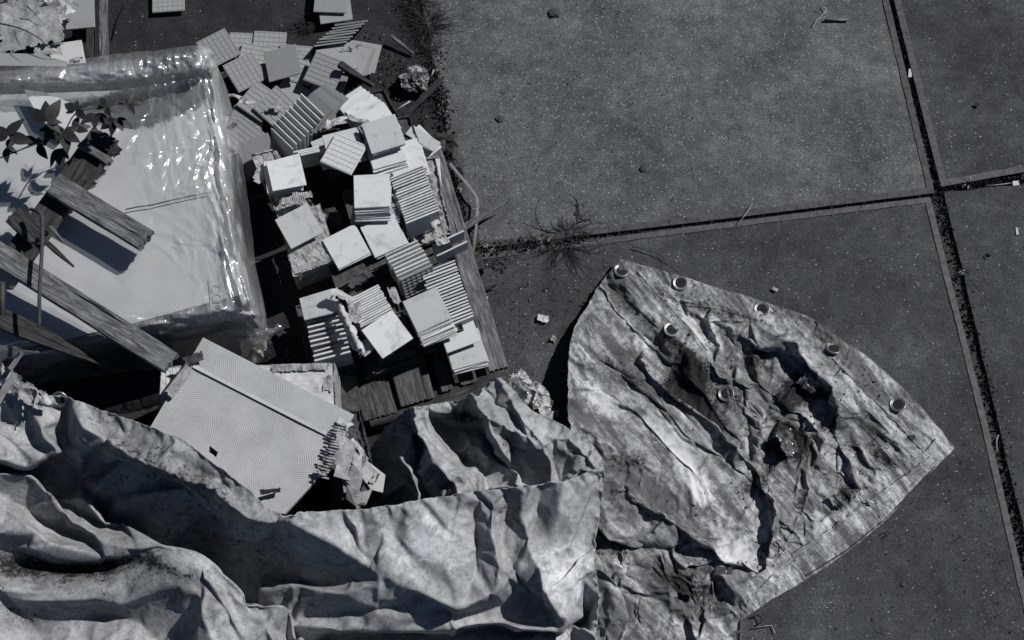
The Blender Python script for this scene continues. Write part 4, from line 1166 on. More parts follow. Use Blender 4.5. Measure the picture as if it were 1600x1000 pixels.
# ---------------------------------------------------------------- pale tarpaulin at lower left
TL = empty('tarpaulin', P(500, 900, 0), 'big pale grey tarpaulin heaped in deep folds across the lower left', 'tarpaulin')
tl_out = [(-60,596,.46),(0,612,.46),(60,616,.47),(95,618,.47),(130,629,.50),(180,648,.52),(235,667,.53),(280,684,.56),(320,714,.57),(360,744,.57),(392,766,.56),(416,792,.55),(440,803,.55),(456,806,.54),(472,800,.52),
 (520,797,.51),(575,795,.50),(640,783,.49),(690,776,.48),(740,768,.48),(800,762,.48),(880,752,.48),(925,735,.49),(942,728,.47),
 (944,745,.42),(940,780,.36),(933,830,.32),(928,880,.30),(935,920,.22),(930,1040,.15),(-60,1060,.35)]
tl = [
 [(118,640,.60),(150,666,.63),(190,690,.65),(260,718,.66),(310,752,.66),(372,790,.64),(430,810,.60),(470,818,.56),(530,842,.51),(600,885,.46)],
 [(140,648,.545),(200,676,.57),(262,702,.60),(300,728,.60),(350,762,.59),(400,790,.575)],
 [(80,706,.30),(130,738,.22),(170,775,.20),(200,810,.16),(260,852,.14),(330,888,.12),(400,928,.10),(440,962,.08),(480,1000,.05),(530,1050,.04)],
 [(150,690,.44),(200,716,.43),(280,752,.42),(350,794,.40),(420,834,.36),(500,866,.35)],[(285,746,.60),(284,764,.47),(292,770,.47)],
 [(200,770,.30),(300,830,.25),(360,868,.20)],
 [(405,888,.16),(480,894,.24),(560,890,.35),(598,886,.44)],
 [(412,906,.25),(470,905,.32),(540,903,.39),(602,889,.445)],
 [(418,948,.20),(450,966,.22),(540,970,.26),(600,966,.27),(700,968,.28),(800,970,.28),(860,962,.28),(888,945,.29),(912,905,.29)],
 [(424,957,.06),(455,974,.04),(540,978,.05),(700,977,.05),(800,979,.05),(868,971,.05),(900,955,.06)],
 [(440,1000,.03),(520,992,.09),(600,996,.10),(700,992,.07),(760,996,.10),(860,1000,.05)],
 [(520,940,.27),(600,925,.31),(650,930,.36)],
 [(602,885,.46),(640,903,.45),(665,915,.46),(705,930,.46),(760,908,.46),(800,888,.46),(815,880,.45)],
 [(640,915,.39),(700,940,.33),(760,925,.28),(810,900,.26),(832,915,.25),(790,940,.26),(730,955,.27)],
 [(838,838,.47),(850,870,.46),(860,910,.42),(862,944,.34)],
 [(640,800,.47),(650,850,.44),(660,890,.44)],
 [(722,790,.475),(705,830,.46),(690,870,.445),(700,900,.45)],
 [(745,775,.44),(735,815,.40),(740,860,.37),(735,888,.39)],
 [(770,790,.46),(765,830,.45),(775,870,.45)],
 [(795,775,.42),(800,815,.40),(795,850,.42)],
 [(815,768,.47),(822,800,.455),(835,822,.46)],
 [(848,762,.44),(850,800,.40),(842,825,.40)],
 [(870,758,.47),(880,800,.47),(868,830,.455)],
 [(905,745,.47),(920,765,.46),(910,800,.44),(895,840,.42),(905,880,.36)],
 [(935,745,.44),(925,790,.38),(905,830,.36),(900,870,.33)],
 [(575,800,.49),(596,818,.45),(590,850,.44),(575,868,.44)],
 [(555,810,.46),(545,828,.44),(560,850,.46)],
 [(500,808,.53),(515,826,.515)],
 [(60,636,.47),(62,660,.53),(80,700,.54),(84,706,.53)],
 [(100,646,.44),(96,680,.38),(90,712,.31)],
 [(122,642,.60),(112,668,.56),(114,690,.52),(104,716,.34)],
 [(-60,730,.45),(0,720,.46),(30,722,.46),(62,706,.50)],
 [(-60,742,.24),(0,732,.24),(40,736,.22),(78,722,.26)],
 [(20,640,.48),(10,680,.49),(0,705,.47)],[(35,632,.47),(40,670,.46),(35,700,.48)],
 [(-60,748,.40),(0,744,.41),(40,748,.41),(70,770,.40),(100,798,.40),(150,835,.40),(205,862,.43)],
 [(50,742,.24),(90,770,.24),(140,812,.26),(185,846,.24)],
 [(150,780,.31),(168,766,.36),(172,800,.36),(176,822,.34)],
 [(-60,780,.30),(0,776,.30),(50,800,.24),(100,822,.24),(140,846,.30)],
 [(-60,840,.33),(0,832,.36),(40,824,.40),(80,848,.41),(150,862,.42),(240,868,.44),(290,885,.44),(340,915,.42),(400,945,.40),(440,975,.38),(470,1005,.36),(510,1060,.34)],
 [(-60,878,.25),(0,880,.24),(90,890,.25),(160,890,.31)],
 [(-60,920,.36),(0,915,.38),(90,912,.38),(150,906,.39),(215,888,.43)],
 [(-60,960,.34),(0,925,.375),(60,932,.37),(130,930,.375),(170,944,.37)],
 [(60,982,.23),(100,966,.25),(160,960,.27),(200,975,.25),(235,1000,.22)],
 [(250,934,.42),(275,948,.41),(300,978,.40),(330,1015,.38),(350,1060,.36)],
 [(252,950,.34),(270,980,.33),(290,1010,.32)],
 [(340,935,.40),(400,985,.36),(440,1030,.34)],
 [(290,930,.40),(330,975,.33),(370,1020,.32)],
]
TLC = [(120,860,140,200,16,-20,15,110,12,.014),(300,780,140,70,16,-28,9,120,12,.014),(120,960,160,70,8,-18,16,110,14,.018),(330,950,90,60,8,-38,12,90,14,.018),(90,690,60,40,10,-60,30,30,6,.010),(750,850,180,90,40,60,22,55,12,.018),(800,800,140,40,26,70,15,50,9,.018),(600,900,140,60,20,22,16,80,9,.014),(90,690,90,50,14,-75,20,50,10,.018),
       (60,680,60,50,26,-60,40,26,7,.012),(250,960,200,60,50,-30,25,40,10,.008),(860,900,60,70,40,70,40,26,7,.012),(470,830,60,30,16,-30,20,30,8,.01),(200,680,90,30,30,-28,20,34,7,.010)]
big = sheet('sheet', tl_out, tl, 4.4, .6, wob=3, facets=[([],[(-25,14,22),(50,30,10),(0,60,6)],.18,60,.6)],
  stain_shades=[(90,885,110,16,0,.55),(40,960,60,20,0,.2),(800,800,30,40,60,.30),(755,850,18,50,70,.25),(600,810,40,22,-30,.30),(660,840,60,50,0,-.75),(880,890,60,70,0,-.7),(560,830,30,40,0,-.5),(480,700,60,40,0,.2),(230,900,12,50,60,.25),(360,830,200,60,-25,.18),(150,920,220,70,-10,.12),(60,760,90,40,-20,.15),(250,710,160,30,-28,.22),(480,930,70,20,-10,.15),(180,740,260,120,-25,.09),(150,920,280,90,-10,.05)],  # stains; pale and dark blobs also paint sunlit and shaded folds
  mat=MT['tarp_pale'], parent=TL, thick=0, seed=11, fine=[(30,.003)])
bm_out = [(552,760,.05),(562,735,.12),(585,692,.20),(602,668,.25),(624,650,.34),(645,636,.40),(700,628,.38),(728,622,.42),(736,613,.47),(748,621,.45),(756,604,.38),(768,592,.40),(782,590,.40),(800,606,.40),(830,640,.36),(880,664,.35),(925,695,.36),(940,715,.38),(944,732,.40),(936,752,.36),(880,770,.25),(740,790,.15),(640,806,.10),(580,812,.05)]
bl = [
 [(645,637,.42),(653,665,.40),(660,700,.37),(668,725,.35),(690,755,.30),(712,782,.24)],
 [(639,648,.30),(640,690,.12),(645,730,.10),(660,765,.08),(690,790,.07)],
 [(600,680,.18),(600,720,.10),(620,760,.08)],
 [(643,662,.30),(630,695,.27),(622,722,.25),(640,742,.22),(642,780,.16)],
 [(655,742,.20),(672,745,.22),(690,765,.22),(688,790,.14)],
 [(672,652,.36),(700,690,.28),(735,725,.22),(752,738,.20),(738,772,.14)],
 [(660,640,.36),(690,646,.33),(722,650,.30)],
 [(676,650,.30),(700,664,.06),(730,668,.05),(752,672,.05),(775,700,.06),(790,716,.06)],
 [(694,674,.12),(706,690,.16),(722,700,.12),(735,712,.06)],
 [(725,702,.14),(738,690,.20),(760,700,.21),(778,716,.14)],
 [(738,615,.48),(748,632,.45),(764,650,.43),(772,680,.39),(784,708,.34)],
 [(745,640,.30),(752,664,.12),(770,694,.08),(782,714,.07)],
 [(764,650,.43),(790,660,.40),(828,676,.37),(842,695,.36)],
 [(776,674,.37),(800,690,.30),(830,700,.27)],
 [(778,590,.42),(800,620,.40),(822,645,.40)],
 [(760,612,.36),(780,630,.33),(812,648,.31)],
 [(838,665,.38),(850,690,.37),(857,720,.35),(855,762,.28)],
 [(862,712,.26),(870,745,.24),(876,765,.22)],
 [(757,720,.16),(770,714,.22),(795,716,.27),(803,740,.24),(806,762,.18)],
 [(758,732,.08),(756,760,.06)],
 [(800,696,.24),(815,692,.31),(841,698,.32),(842,715,.30),(836,745,.24),(826,762,.18)],
 [(806,722,.16),(804,738,.14)],
 [(870,680,.34),(885,700,.33),(900,735,.34)],[(890,680,.37),(915,710,.38),(925,735,.40)],[(905,735,.35),(880,748,.33)],
]
bl = [[(x, y, .19+.58*h) for x, y, h in l_] for l_ in bl]
bun = sheet('bunched_end', bm_out, bl, 3.0, .5, hs_=1.0, wob=3, facets=[([],[(65,30,26),(-50,30,20)],.2,30,1.0)],
  stain_shades=[(720,655,40,10,-12,.6),(800,690,20,20,0,.3),(890,710,30,14,-50,.3),(800,740,40,20,0,-.5),(700,700,30,50,20,-.2)],  # shaded pocket and sunlit facets painted in with the grime
  mat=MT['tarp_pale'], parent=TL, thick=0, seed=12)

drape(big, goal=.05, edge=.9, th=-24, aniso=(1.0, 1.07), grow=.15, frames=24, grav=.05, bend=.5, stiff=32, gstiff=.6)
smooth_sub(big); index_surface('left', big)
drape(bun, goal=.03, edge=.9, grow=.26, frames=20, grav=.05, bend=.35, stiff=30, gstiff=.5)
smooth_sub(bun)

# ---------------------------------------------------------------- stained tarpaulin with eyelets at right
TR = empty('tarpaulin', P(1150, 700, 0), 'stained pointed tarpaulin with metal eyelets lying on the slabs at right', 'tarpaulin')
tr_out = [(968,404,.03),(1012,416,.02),(1060,430,.02),(1110,446,.02),(1165,462,.025),(1215,478,.03),(1268,497,.05),(1300,520,.035),(1330,540,.02),(1360,561,.02),(1395,592,.02),(1430,625,.02),(1462,664,.015),(1492,700,.012),
 (1468,724,.012),(1440,752,.012),(1412,782,.012),(1385,812,.014),(1352,840,.015),(1320,865,.014),(1290,887,.014),(1260,905,.014),(1228,924,.016),(1200,940,.018),(1157,970,.03),
 (1158,1060,.05),(870,1060,.08),(872,930,.14),(890,830,.2),(905,760,.2),(898,700,.18),(889,655,.11),(887,600,.10),(889,560,.09),(893,528,.07),(903,500,.05),(920,475,.045),(932,452,.035),(950,428,.03)]
trl = [
 # folded hem corner with the first and sixth eyelet
 [(992,420,.034),(1018,454,.036),(1047,486,.040),(1080,516,.046),(1102,550,.05),(1128,590,.055)],
 [(996,421,.018),(1022,453,.018),(1052,484,.020),(1085,513,.022),(1108,548,.026),(1131,586,.03)],
 [(938,447,.040),(960,470,.036),(985,500,.034),(1016,530,.034),(1050,560,.036),(1085,594,.04)],
 [(934,452,.028),(956,476,.022),(982,507,.020),(1012,537,.022),(1046,567,.026),(1080,600,.03)],
 # upper hem band
 [(1066,476,.020),(1112,478,.028),(1170,500,.032),(1225,520,.05)],
 [(1062,470,.032),(1112,471,.040),(1172,493,.042),(1232,512,.055)],
 [(1102,500,.034),(1106,545,.030),(1120,592,.030)],
 [(1113,495,.085),(1119,540,.095),(1128,588,.095),(1160,589,.09),(1196,600,.095)],
 [(1134,598,.028),(1160,604,.025),(1186,611,.03)],
 [(1146,520,.045),(1152,545,.035),(1160,560,.03)],
 [(1162,530,.04),(1168,552,.035),(1176,580,.04)],
 [(1172,528,.06),(1182,552,.08),(1190,575,.09),(1196,600,.095)],
 [(1187,544,.08),(1200,532,.12),(1228,526,.13),(1248,536,.13),(1256,548,.10)],
 [(1192,553,.02),(1212,549,.02),(1234,556,.02),(1244,568,.02)],
 # broad tube fold
 [(1192,598,.05),(1180,616,.055),(1168,645,.05),(1161,682,.05),(1163,722,.05)],
 [(1219,571,.16),(1204,592,.15),(1192,614,.145),(1179,646,.14),(1172,690,.13),(1174,724,.09)],
 [(1210,575,.06),(1200,588,.06)],
 [(1243,630,.125),(1224,662,.11),(1206,696,.09),(1192,722,.07)],
 [(1250,640,.03),(1232,668,.02),(1213,702,.02),(1200,728,.02)],
 [(1204,604,.15),(1222,618,.14),(1243,630,.125)],[(1200,622,.125),(1220,635,.115),(1236,642,.11)],
 [(1219,571,.16),(1228,596,.145),(1243,630,.125),(1262,656,.115),(1277,682,.105)],
 [(1229,571,.04),(1238,594,.03),(1256,614,.03),(1290,628,.05)],
 [(1184,700,.11),(1196,712,.03),(1190,730,.03)],
 # arch band to the right
 [(1250,552,.10),(1275,576,.115),(1306,603,.13),(1324,625,.135),(1330,645,.13),(1327,690,.10),(1334,730,.07),(1346,780,.03)],
 [(1246,562,.03),(1270,590,.03),(1296,613,.05),(1310,640,.045),(1314,690,.03)],
 [(1345,650,.055),(1350,700,.03),(1356,740,.02)],
 [(1335,700,.02),(1342,740,.02)],
 [(1292,640,.075),(1266,684,.035),(1248,732,.03),(1242,790,.03)],
 [(1306,627,.11),(1292,655,.11),(1279,684,.105),(1264,735,.09),(1256,790,.065),(1256,845,.035)],
 [(1300,690,.05),(1296,730,.03),(1300,790,.02)],
 [(1288,672,.075),(1303,700,.07),(1309,740,.04)],
 [(1215,690,.02),(1230,705,.02),(1240,735,.025)],
 # long main fold: bright sheet falls into its valley, dark riser on the far side
 [(1000,552,.065),(1026,588,.06),(1081,658,.055),(1125,714,.06),(1170,756,.06),(1190,812,.06),(1190,862,.05),(1170,900,.04)],
 [(1010,545,.085),(1040,582,.105),(1098,646,.125),(1142,700,.145),(1186,742,.150),(1208,790,.14),(1211,845,.10),(1196,885,.06)],
 [(1060,560,.05),(1096,604,.05),(1130,650,.06),(1150,684,.07)],
 [(1100,610,.05),(1120,632,.08),(1144,668,.09),(1158,700,.10)],
 [(893,610,.115),(930,640,.14),(985,690,.165),(1030,722,.17),(1080,772,.17),(1130,842,.16)],
 [(905,560,.10),(945,590,.12),(1000,640,.135),(1050,690,.14),(1100,742,.14),(1150,800,.13),(1165,850,.11)],
 [(930,540,.09),(962,572,.075),(1010,618,.08),(1060,676,.085)],
 [(940,532,.09),(975,566,.105),(1022,610,.11),(1070,666,.10)],
 # spikes right of the main fold
 [(1196,742,.10),(1206,770,.05),(1216,812,.04),(1228,846,.03)],
 [(1190,720,.05),(1200,740,.06),(1206,752,.14),(1214,764,.14),(1228,792,.12),(1244,824,.08),(1258,852,.035)],
 [(1232,760,.03),(1244,790,.03)],
 # crumpled lower left part
 [(900,660,.13),(925,700,.12),(935,745,.10)],
 [(940,672,.15),(962,705,.155),(958,750,.15),(968,788,.13)],
 [(948,690,.10),(946,740,.08),(955,792,.08)],
 [(985,705,.10),(990,745,.085),(1002,770,.08)],
 [(1004,700,.155),(1010,735,.16),(1008,748,.17),(1030,775,.19),(1048,800,.19),(1056,830,.17)],
 [(1000,755,.09),(1015,788,.09),(1028,806,.11)],
 [(938,798,.19),(965,828,.18),(1000,833,.19),(1030,828,.18),(1056,830,.17)],
 [(940,812,.06),(975,850,.06),(1005,846,.05),(1062,842,.05)],
 [(1070,822,.17),(1090,840,.18),(1104,826,.19),(1124,848,.18)],
 [(1040,846,.03),(1080,853,.04),(1120,857,.06)],
 [(1074,863,.15),(1100,860,.16),(1132,862,.16),(1148,874,.16),(1158,857,.19),(1178,868,.17)],
 [(1078,871,.08),(1130,871,.08),(1148,884,.09),(1175,884,.09)],
 [(1150,886,.13),(1136,896,.14),(1110,902,.12),(1086,938,.09)],
 [(1060,884,.12),(1075,900,.13),(1096,892,.12)],
 [(975,852,.12),(986,880,.15),(1000,910,.14),(985,925,.10)],
 [(935,850,.03),(950,900,.03),(962,928,.04)],
 [(1030,866,.05),(1020,900,.03),(1003,940,.02),(1002,985,.03)],
 [(1036,878,.13),(1028,912,.14),(1040,946,.12),(1058,966,.10),(1078,964,.09)],
 [(1060,905,.10),(1052,930,.08),(1066,945,.06)],
 [(1116,905,.13),(1110,940,.07),(1082,970,.03),(1110,962,.02),(1155,950,.02)],
 [(900,905,.22),(930,900,.18),(962,930,.16),(970,980,.15),(965,1040,.12)],
 [(890,960,.18),(925,965,.19),(945,1000,.16)],
 [(975,1002,.08),(1010,990,.11),(1050,977,.12),(1078,971,.12),(1096,990,.10),(1110,1030,.07)],
 [(1100,963,.04),(1130,985,.05),(1156,985,.05)],
 [(1166,944,.04),(1205,903,.030),(1250,864,.026),(1262,858,.024),(1300,830,.022),(1345,795,.022),(1390,756,.02),(1430,718,.02),(1460,686,.02)],
 [(1222,894,.03),(1236,880,.045),(1248,872,.03)],[(1200,905,.03),(1216,906,.045),(1228,900,.03)],
 [(1268,499,.05),(1262,520,.055),(1256,545,.07),(1275,556,.04),(1304,583,.04)],
 [(1272,504,.03),(1270,530,.03)],
 [(1300,740,.025),(1360,775,.02)],[(1340,560,.03),(1318,585,.05),(1336,612,.05)],
 [(1350,640,.03),(1400,690,.022),(1445,735,.015)],[(1346,636,.045),(1396,684,.03),(1440,722,.02)],
]
rgt = sheet('sheet', tr_out, trl, 3.1, .5, hs_=.88,
  wob=2.0, fine=[(20,.0025)], facets=[([(1010,660,130,190,0,1.0),(1110,740,90,150,0,.9),(1215,640,110,110,0,.8),(1060,900,140,110,0,1.0),(1290,720,70,120,-60,.35),(1100,520,110,40,-18,.35)],[(-52,12,40),(60,30,14),(0,60,10)],.28,30,.1)],
  stain_shades=[(1078,588,34,36,-50,1.0),(1100,620,40,16,-50,.6),(985,575,52,16,-42,.6),(940,580,36,14,-30,.35),(1120,640,24,10,-50,.5),(1190,560,24,20,0,.5),(1228,690,24,36,60,.85),(1240,605,30,24,-40,.8),(1280,620,20,10,-30,.5),(1125,790,30,9,-60,.8),(1105,770,14,10,0,.5),
          (1340,600,22,14,0,.5),(1320,655,14,14,0,.4),(1320,780,18,30,0,.4),(1200,840,14,40,-20,.55),(1210,700,20,14,0,.5),(1395,715,26,16,-40,.4),(1425,684,10,6,0,.8),(1385,705,20,12,0,.3),(965,655,20,60,-70,.3),(1080,675,30,14,-50,.35),(1040,900,30,30,0,.35),(960,860,20,60,-70,.35),(1110,930,40,30,0,.3),
          (1000,490,60,10,-40,.35),(1130,490,80,8,-15,.35),(1290,530,30,10,-30,.35),(1180,480,90,8,-17,.2),
          (960,630,90,22,-38,-.8),(1060,690,80,22,-50,-.8),(1110,770,70,20,-52,-.9),(1150,850,50,30,-40,-.9),(940,560,40,10,-30,-.4),(1130,450,90,16,-17,-.35),(1350,610,70,20,-42,-.35),(1230,915,90,16,33,-.3),(1010,520,40,14,-45,-.3),(1160,690,20,30,0,-.4),(1000,700,30,50,-60,.35),(950,800,30,40,0,.4),(1070,900,50,50,0,.35),(1170,740,16,50,-60,.5),(1300,660,30,50,-60,.3),(1255,780,20,40,-70,.3),(1150,620,30,40,0,.3),(1060,540,40,14,-45,.4),(930,500,26,20,-50,.35),(1350,740,50,20,35,.25)],  # negative blobs paint the sunlit slope; some dark ones paint shaded hollows
  mat=MT['tarp_stained'], parent=TR, thick=0, seed=21)
def hem_pin(x, y):
    dl = lambda x0, y0, x1, y1: abs(((x-x0)*(y1-y0)-(y-y0)*(x1-x0))/math.hypot(x1-x0, y1-y0))
    a = dl(968,404,1268,497); b = dl(1268,497,1492,700); c = dl(1492,700,1157,970); d = dl(975,415,1128,590); m = 0
    if x > 968 and a < 42 and x < 1270: m = max(m, 1-max(0, a-28)/14)
    if x > 1240 and b < 56: m = max(m, 1-max(0, b-40)/16)
    if x > 1157 and c < 46: m = max(m, 1-max(0, c-34)/12)
    if y < 560 and x < 1110 and d < 24: m = max(m, 1-max(0, d-14)/10)
    return m*.9
drape(rgt, pinfn=hem_pin, th=-55, aniso=(1.0, 1.20), grow=.17, frames=27, grav=.2, bend=.3, stiff=35)
smooth_sub(rgt); index_surface('right', rgt)
def eyelet(px, py, surf, r=.034, parent=None, tx=0, ty=0, hole_shade=True, flat=1.0):
    h = surf
    p = P(px, py, h)
    bm = bmesh.new(); S_ = 32
    prof = [(r*.60, -.001), (r*.66, .002), (r*.74, .003), (r*.80, .0025), (r*.84, .003), (r*.90, .0045), (r*.97, .004), (r*1.02, .0)]
    rings = []
    for k in range(S_):
        t = 2*math.pi*k/S_; rings.append([bm.verts.new((math.cos(t)*a, math.sin(t)*a, z)) for a, z in prof])
    for k in range(S_):
        q = rings[(k+1) % S_]
        for i in range(len(prof)-1): bm.faces.new((rings[k][i], q[i], q[i+1], rings[k][i+1]))
    o = link('eyelet', from_bm('eyelet', bm, True), MT['metal'], parent, False)
    o.location = p - parent.location; o.rotation_euler = (tx, ty, 0)
    hb = bmesh.new(); bmesh.ops.create_circle(hb, cap_ends=True, radius=r*.64, segments=24)
    for v in hb.verts: v.co.z = .0008
    d = link('hole_shade', from_bm('hole_shade', hb), MT['black'], o, False)  # black disc stands in for the darkness inside the eyelet
    return o
for (x, y) in [(971,424),(1063,443),(1190,484),(1302,545),(1402,633),(1049,516),(1134,616)]:
    p_, n_ = hit('right', x, y); n_ = (n_ if n_.z > 0 else -n_); n_ = (n_+Vector((0,0,1.0))).normalized()
    if n_.z < 0: n_ = -n_
    e_ = eyelet(x, y, p_.z, .034, TR); e_.location = p_ + Vector((0,0,.0065)) - TR.location
    e_.rotation_euler = n_.to_track_quat('Z', 'Y').to_euler()
# hem patch and stitched corner
def patch(poly, lift, mat, parent, name='patch', nm='right', g=10):
    vs = []; fs = []
    for i in range(g+1):
        for j in range(g+1):
            u, v = i/g, j/g
            x = (poly[0][0]*(1-u)+poly[1][0]*u)*(1-v)+(poly[3][0]*(1-u)+poly[2][0]*u)*v
            y = (poly[0][1]*(1-u)+poly[1][1]*u)*(1-v)+(poly[3][1]*(1-u)+poly[2][1]*u)*v
            p = P(x, y, hz(nm, x, y)+lift*(1 if 0 < i < g and 0 < j < g else .35)); vs.append(tuple(p))
    for i in range(g):
        for j in range(g): a = i*(g+1)+j; fs.append((a, a+1, a+g+2, a+g+1))
    me = mesh(name, vs, fs, True); me.attributes.new('stain', 'FLOAT', 'POINT')
    return link(name, me, mat, parent)
patch([(1462,685),(1486,700),(1466,722),(1442,708)], .004, MT['tarp_stained'], TR)
patch([(1236,866),(1450,716),(1468,722),(1258,900)], .0045, MT['tarp_stained'], TR, 'hem', g=40)
patch([(1166,940),(1228,872),(1252,900),(1180,945)], .0045, MT['tarp_stained'], TR, 'hem', g=20)
patch([(972,408),(1046,500),(1028,512),(946,440)], .0035, MT['tarp_stained'], TR, 'hem', g=24)
patch([(1342,664),(1368,656),(1440,720),(1410,735)], .003, MT['tarp_stained'], TR, 'patch', g=14)
def seam(pts, r=.0020, dz=.003, nm='right'):
    w_ = []
    for (xa, ya), (xb, yb) in zip(pts[:-1], pts[1:]):
        k_ = max(2, int(math.hypot(xb-xa, yb-ya)/6))
        for q in range(k_):
            t = q/k_; x = xa+(xb-xa)*t; y = ya+(yb-ya)*t; w_.append(P(x, y, hz(nm, x, y)+dz))
    return tube('seam', w_, r, MT['rust'], TR, seg=4)
seam([(1236,866),(1300,824),(1380,766),(1450,716)]); seam([(1258,900),(1320,862),(1385,809),(1466,724)], .003, .002)
seam([(1170,938),(1200,905),(1240,868)]); seam([(1352,789),(1380,812)]); seam([(1462,685),(1442,708)])
seam([(1300,560),(1340,600),(1400,660),(1448,712)]); seam([(1318,572),(1300,592)]); seam([(1066,478),(1120,482),(1180,500)])
seam([(992,421),(1030,464),(1078,514),(1108,552)])
rs_ = random.Random(31); vs = []; fs = []
for _ in range(420):
    x, y = rs_.choice([(1080,588),(1110,600),(1130,620),(1230,690),(1120,800),(1330,600),(1310,770),(1000,560),(1200,860),(1180,500),(1340,700),(1060,470)])
    x += rs_.gauss(0, 34); y += rs_.gauss(0, 26)
    if not (920 < x < 1440 and 440 < y < 900): continue
    try: h = hz('right', x, y)
    except Exception: continue
    if y < 404+(x-968)*.31+14 or y > 940-(x-1200)*.80: continue
    p = P(x, y, h+.003); r = rs_.uniform(.0015, .005); b = len(vs); a0 = rs_.random()*6
    vs += [(p.x, p.y, p.z+r*.7)] + [(p.x+r*math.cos(a0+k*2.1)*rs_.uniform(.6,2), p.y+r*math.sin(a0+k*2.1)*rs_.uniform(.6,2), p.z-.002) for k in range(3)]
    fs += [(b,b+1,b+2),(b,b+2,b+3),(b,b+3,b+1)]
tag(link('crumbs', mesh('crumbs', vs, fs), MT['black']), 'black crumbs of rotten leaf and soil strewn on the stained tarpaulin', None, kind='stuff')
# eyelet on the pale tarpaulin (upper left)
eyelet(93, 624, hz('left', 93, 624)+.006, .033, TL, R(40), 0)

# ---------------------------------------------------------------- things lying on the stained tarpaulin
def box_part(name, c, s, rot, mat, parent=None, bev=.001):
    bm = bmesh.new(); bmesh.ops.create_cube(bm, size=1)
    for v in bm.verts: v.co = Vector((v.co.x*s[0], v.co.y*s[1], v.co.z*s[2]))
    bevel_all(bm, bev); o = link(name, from_bm(name, bm), mat, parent, False)
    o.location = c - (parent.location if parent else Vector()); o.rotation_euler = rot; return o
o = crumple(1230,694,.06,.085,.13,20,.018,'glossy black crumpled foil lump in the hollow of the stained tarpaulin',MT['bag'],101,'foil_lump','foil',n_=50,freq=16)
crumple(1262,600,.05,.10,.07,-40,.014,'dark rotten leaves caught under the tarpaulin arch',MT['bag'],102,'leaf_litter','leaves',n_=36,freq=16)
k = empty('buckle', P(1132,891,.205), 'small dark metal buckle on the lower fold of the stained tarpaulin', 'buckle')
box_part('plate', P(1126,891,.205), (.040,.030,.006), (0,0,R(-6)), MT['rust'], k)
box_part('catch', P(1140,892,.207), (.020,.026,.012), (0,0,R(-6)), MT['rust'], k)
cg = empty('wood_peg', P(1312,782,.04), 'small turned wooden peg on the flat part of the stained tarpaulin', 'peg')
tube('shaft', [P(1302,773,.05), P(1320,790,.05)], .0085, MT['wood'], cg, seg=10)
tube('head', [P(1315,785,.05), P(1319,789,.05)], .012, MT['wood'], cg, seg=10)
tube('cigarette_butt', [P(1352,781,.04), P(1365,786,.042)], .0045, MT['paper'], None, 'pale cigarette butt by the inner hem of the stained tarpaulin', 'cigarette butt', 8)
tube('wood_chip', curve([P(1341,760,.045), P(1344,772,.05), P(1350,780,.04)]), .003, MT['rust'], None, 'thin dark chip above the cigarette butt', 'wood chip', 5, True)
tube('wood_chip', curve([P(1310,814,.03), P(1306,822,.04), P(1304,830,.03)]), .003, MT['black'], None, 'black sliver on the lower hem of the stained tarpaulin', 'wood chip', 5, True)
tube('wood_chip', curve([P(1212,846,.05), P(1222,858,.05), P(1228,866,.04)]), .006, MT['rust'], None, 'dark chip lying in the lower pleat of the stained tarpaulin', 'wood chip', 6, True)
tube('wire', curve([P(1330,640,.20), P(1340,648,.045), P(1350,655,.04), P(1360,640,.035), P(1352,626,.04)]), .0012, MT['black'], None, 'thin black hair-like wire loop near the third right eyelet', 'wire', 4)
tube('thread', curve([P(1358,710,.035), P(1364,690,.035), P(1385,676,.035), P(1400,690,.03), P(1410,716,.03), P(1422,738,.03), P(1405,742,.03), P(1380,725,.035), P(1358,708,.035)]), .0011, MT['black'], None, 'thin dark looping thread on the corner of the stained tarpaulin', 'thread', 4)
for x0, y0, x1, y1 in [(1083,448,1088,445),(1206,491,1212,487)]:
    tube('thread', curve([P(x0,y0,.035), P((x0+x1)/2+2,y0-4,.05), P(x1,y1,.035)]), .0015, MT['black'], None, 'black curl beside the second eyelet' if x0 < 1100 else 'black curl beside the third eyelet of the upper hem', 'thread', 4)
# ---------------------------------------------------------------- weeds
def tuft(px, py, n_, L, label, seed, mats, name='grass_tuft', h0=-.03, lift=.6, spread=1.0, wd=.0035, dirs=None, shadow=True):
    rnd = random.Random(seed); base = P(px, py, h0)
    e = empty(name, base, label, 'weed')
    for mi, mt in enumerate(mats):
        vs = []; fs = []
        for _ in range(n_//len(mats)):
            a = rnd.choice(dirs)+rnd.gauss(0, .35) if dirs else rnd.random()*2*math.pi
            ln = L*rnd.uniform(.35, 1.1); up = lift*rnd.uniform(.3, 1.1); b0 = base+Vector((rnd.gauss(0,.012), rnd.gauss(0,.010), 0))
            w_ = wd*rnd.uniform(.5, 1.2); bend = rnd.gauss(0, .5); k0 = len(vs); m_ = 9
            for i in range(m_+1):
                t = i/m_; aa = a + bend*t*t
                r_ = ln*(t - .15*t*t)*spread
                z = h0 + up*ln*(1.6*t - 1.75*t*t)
                z = max(z, .004 if t > .2 else h0)
                q = b0 + Vector((math.cos(aa)*r_, math.sin(aa)*r_, 0)); q.z = z
                s = Vector((-math.sin(aa), math.cos(aa), 0))*w_*(1-t*.9)
                vs += [tuple(q-s), tuple(q+s+Vector((0,0,w_*.5)))]
            for i in range(m_): fs.append((k0+2*i, k0+2*i+1, k0+2*i+3, k0+2*i+2))
        link('blades', mesh('blades', vs, fs), mt, e)
    return e
tuft(884,374,90,.24,'large grass tuft growing in the joint just above the stained tarpaulin',1,[MT['grass'],MT['black']],dirs=[-1.2,-1.9,-.7,-2.5,-1.5,.6,-3.0,-1.2,-2.2],lift=.5,wd=.0032)
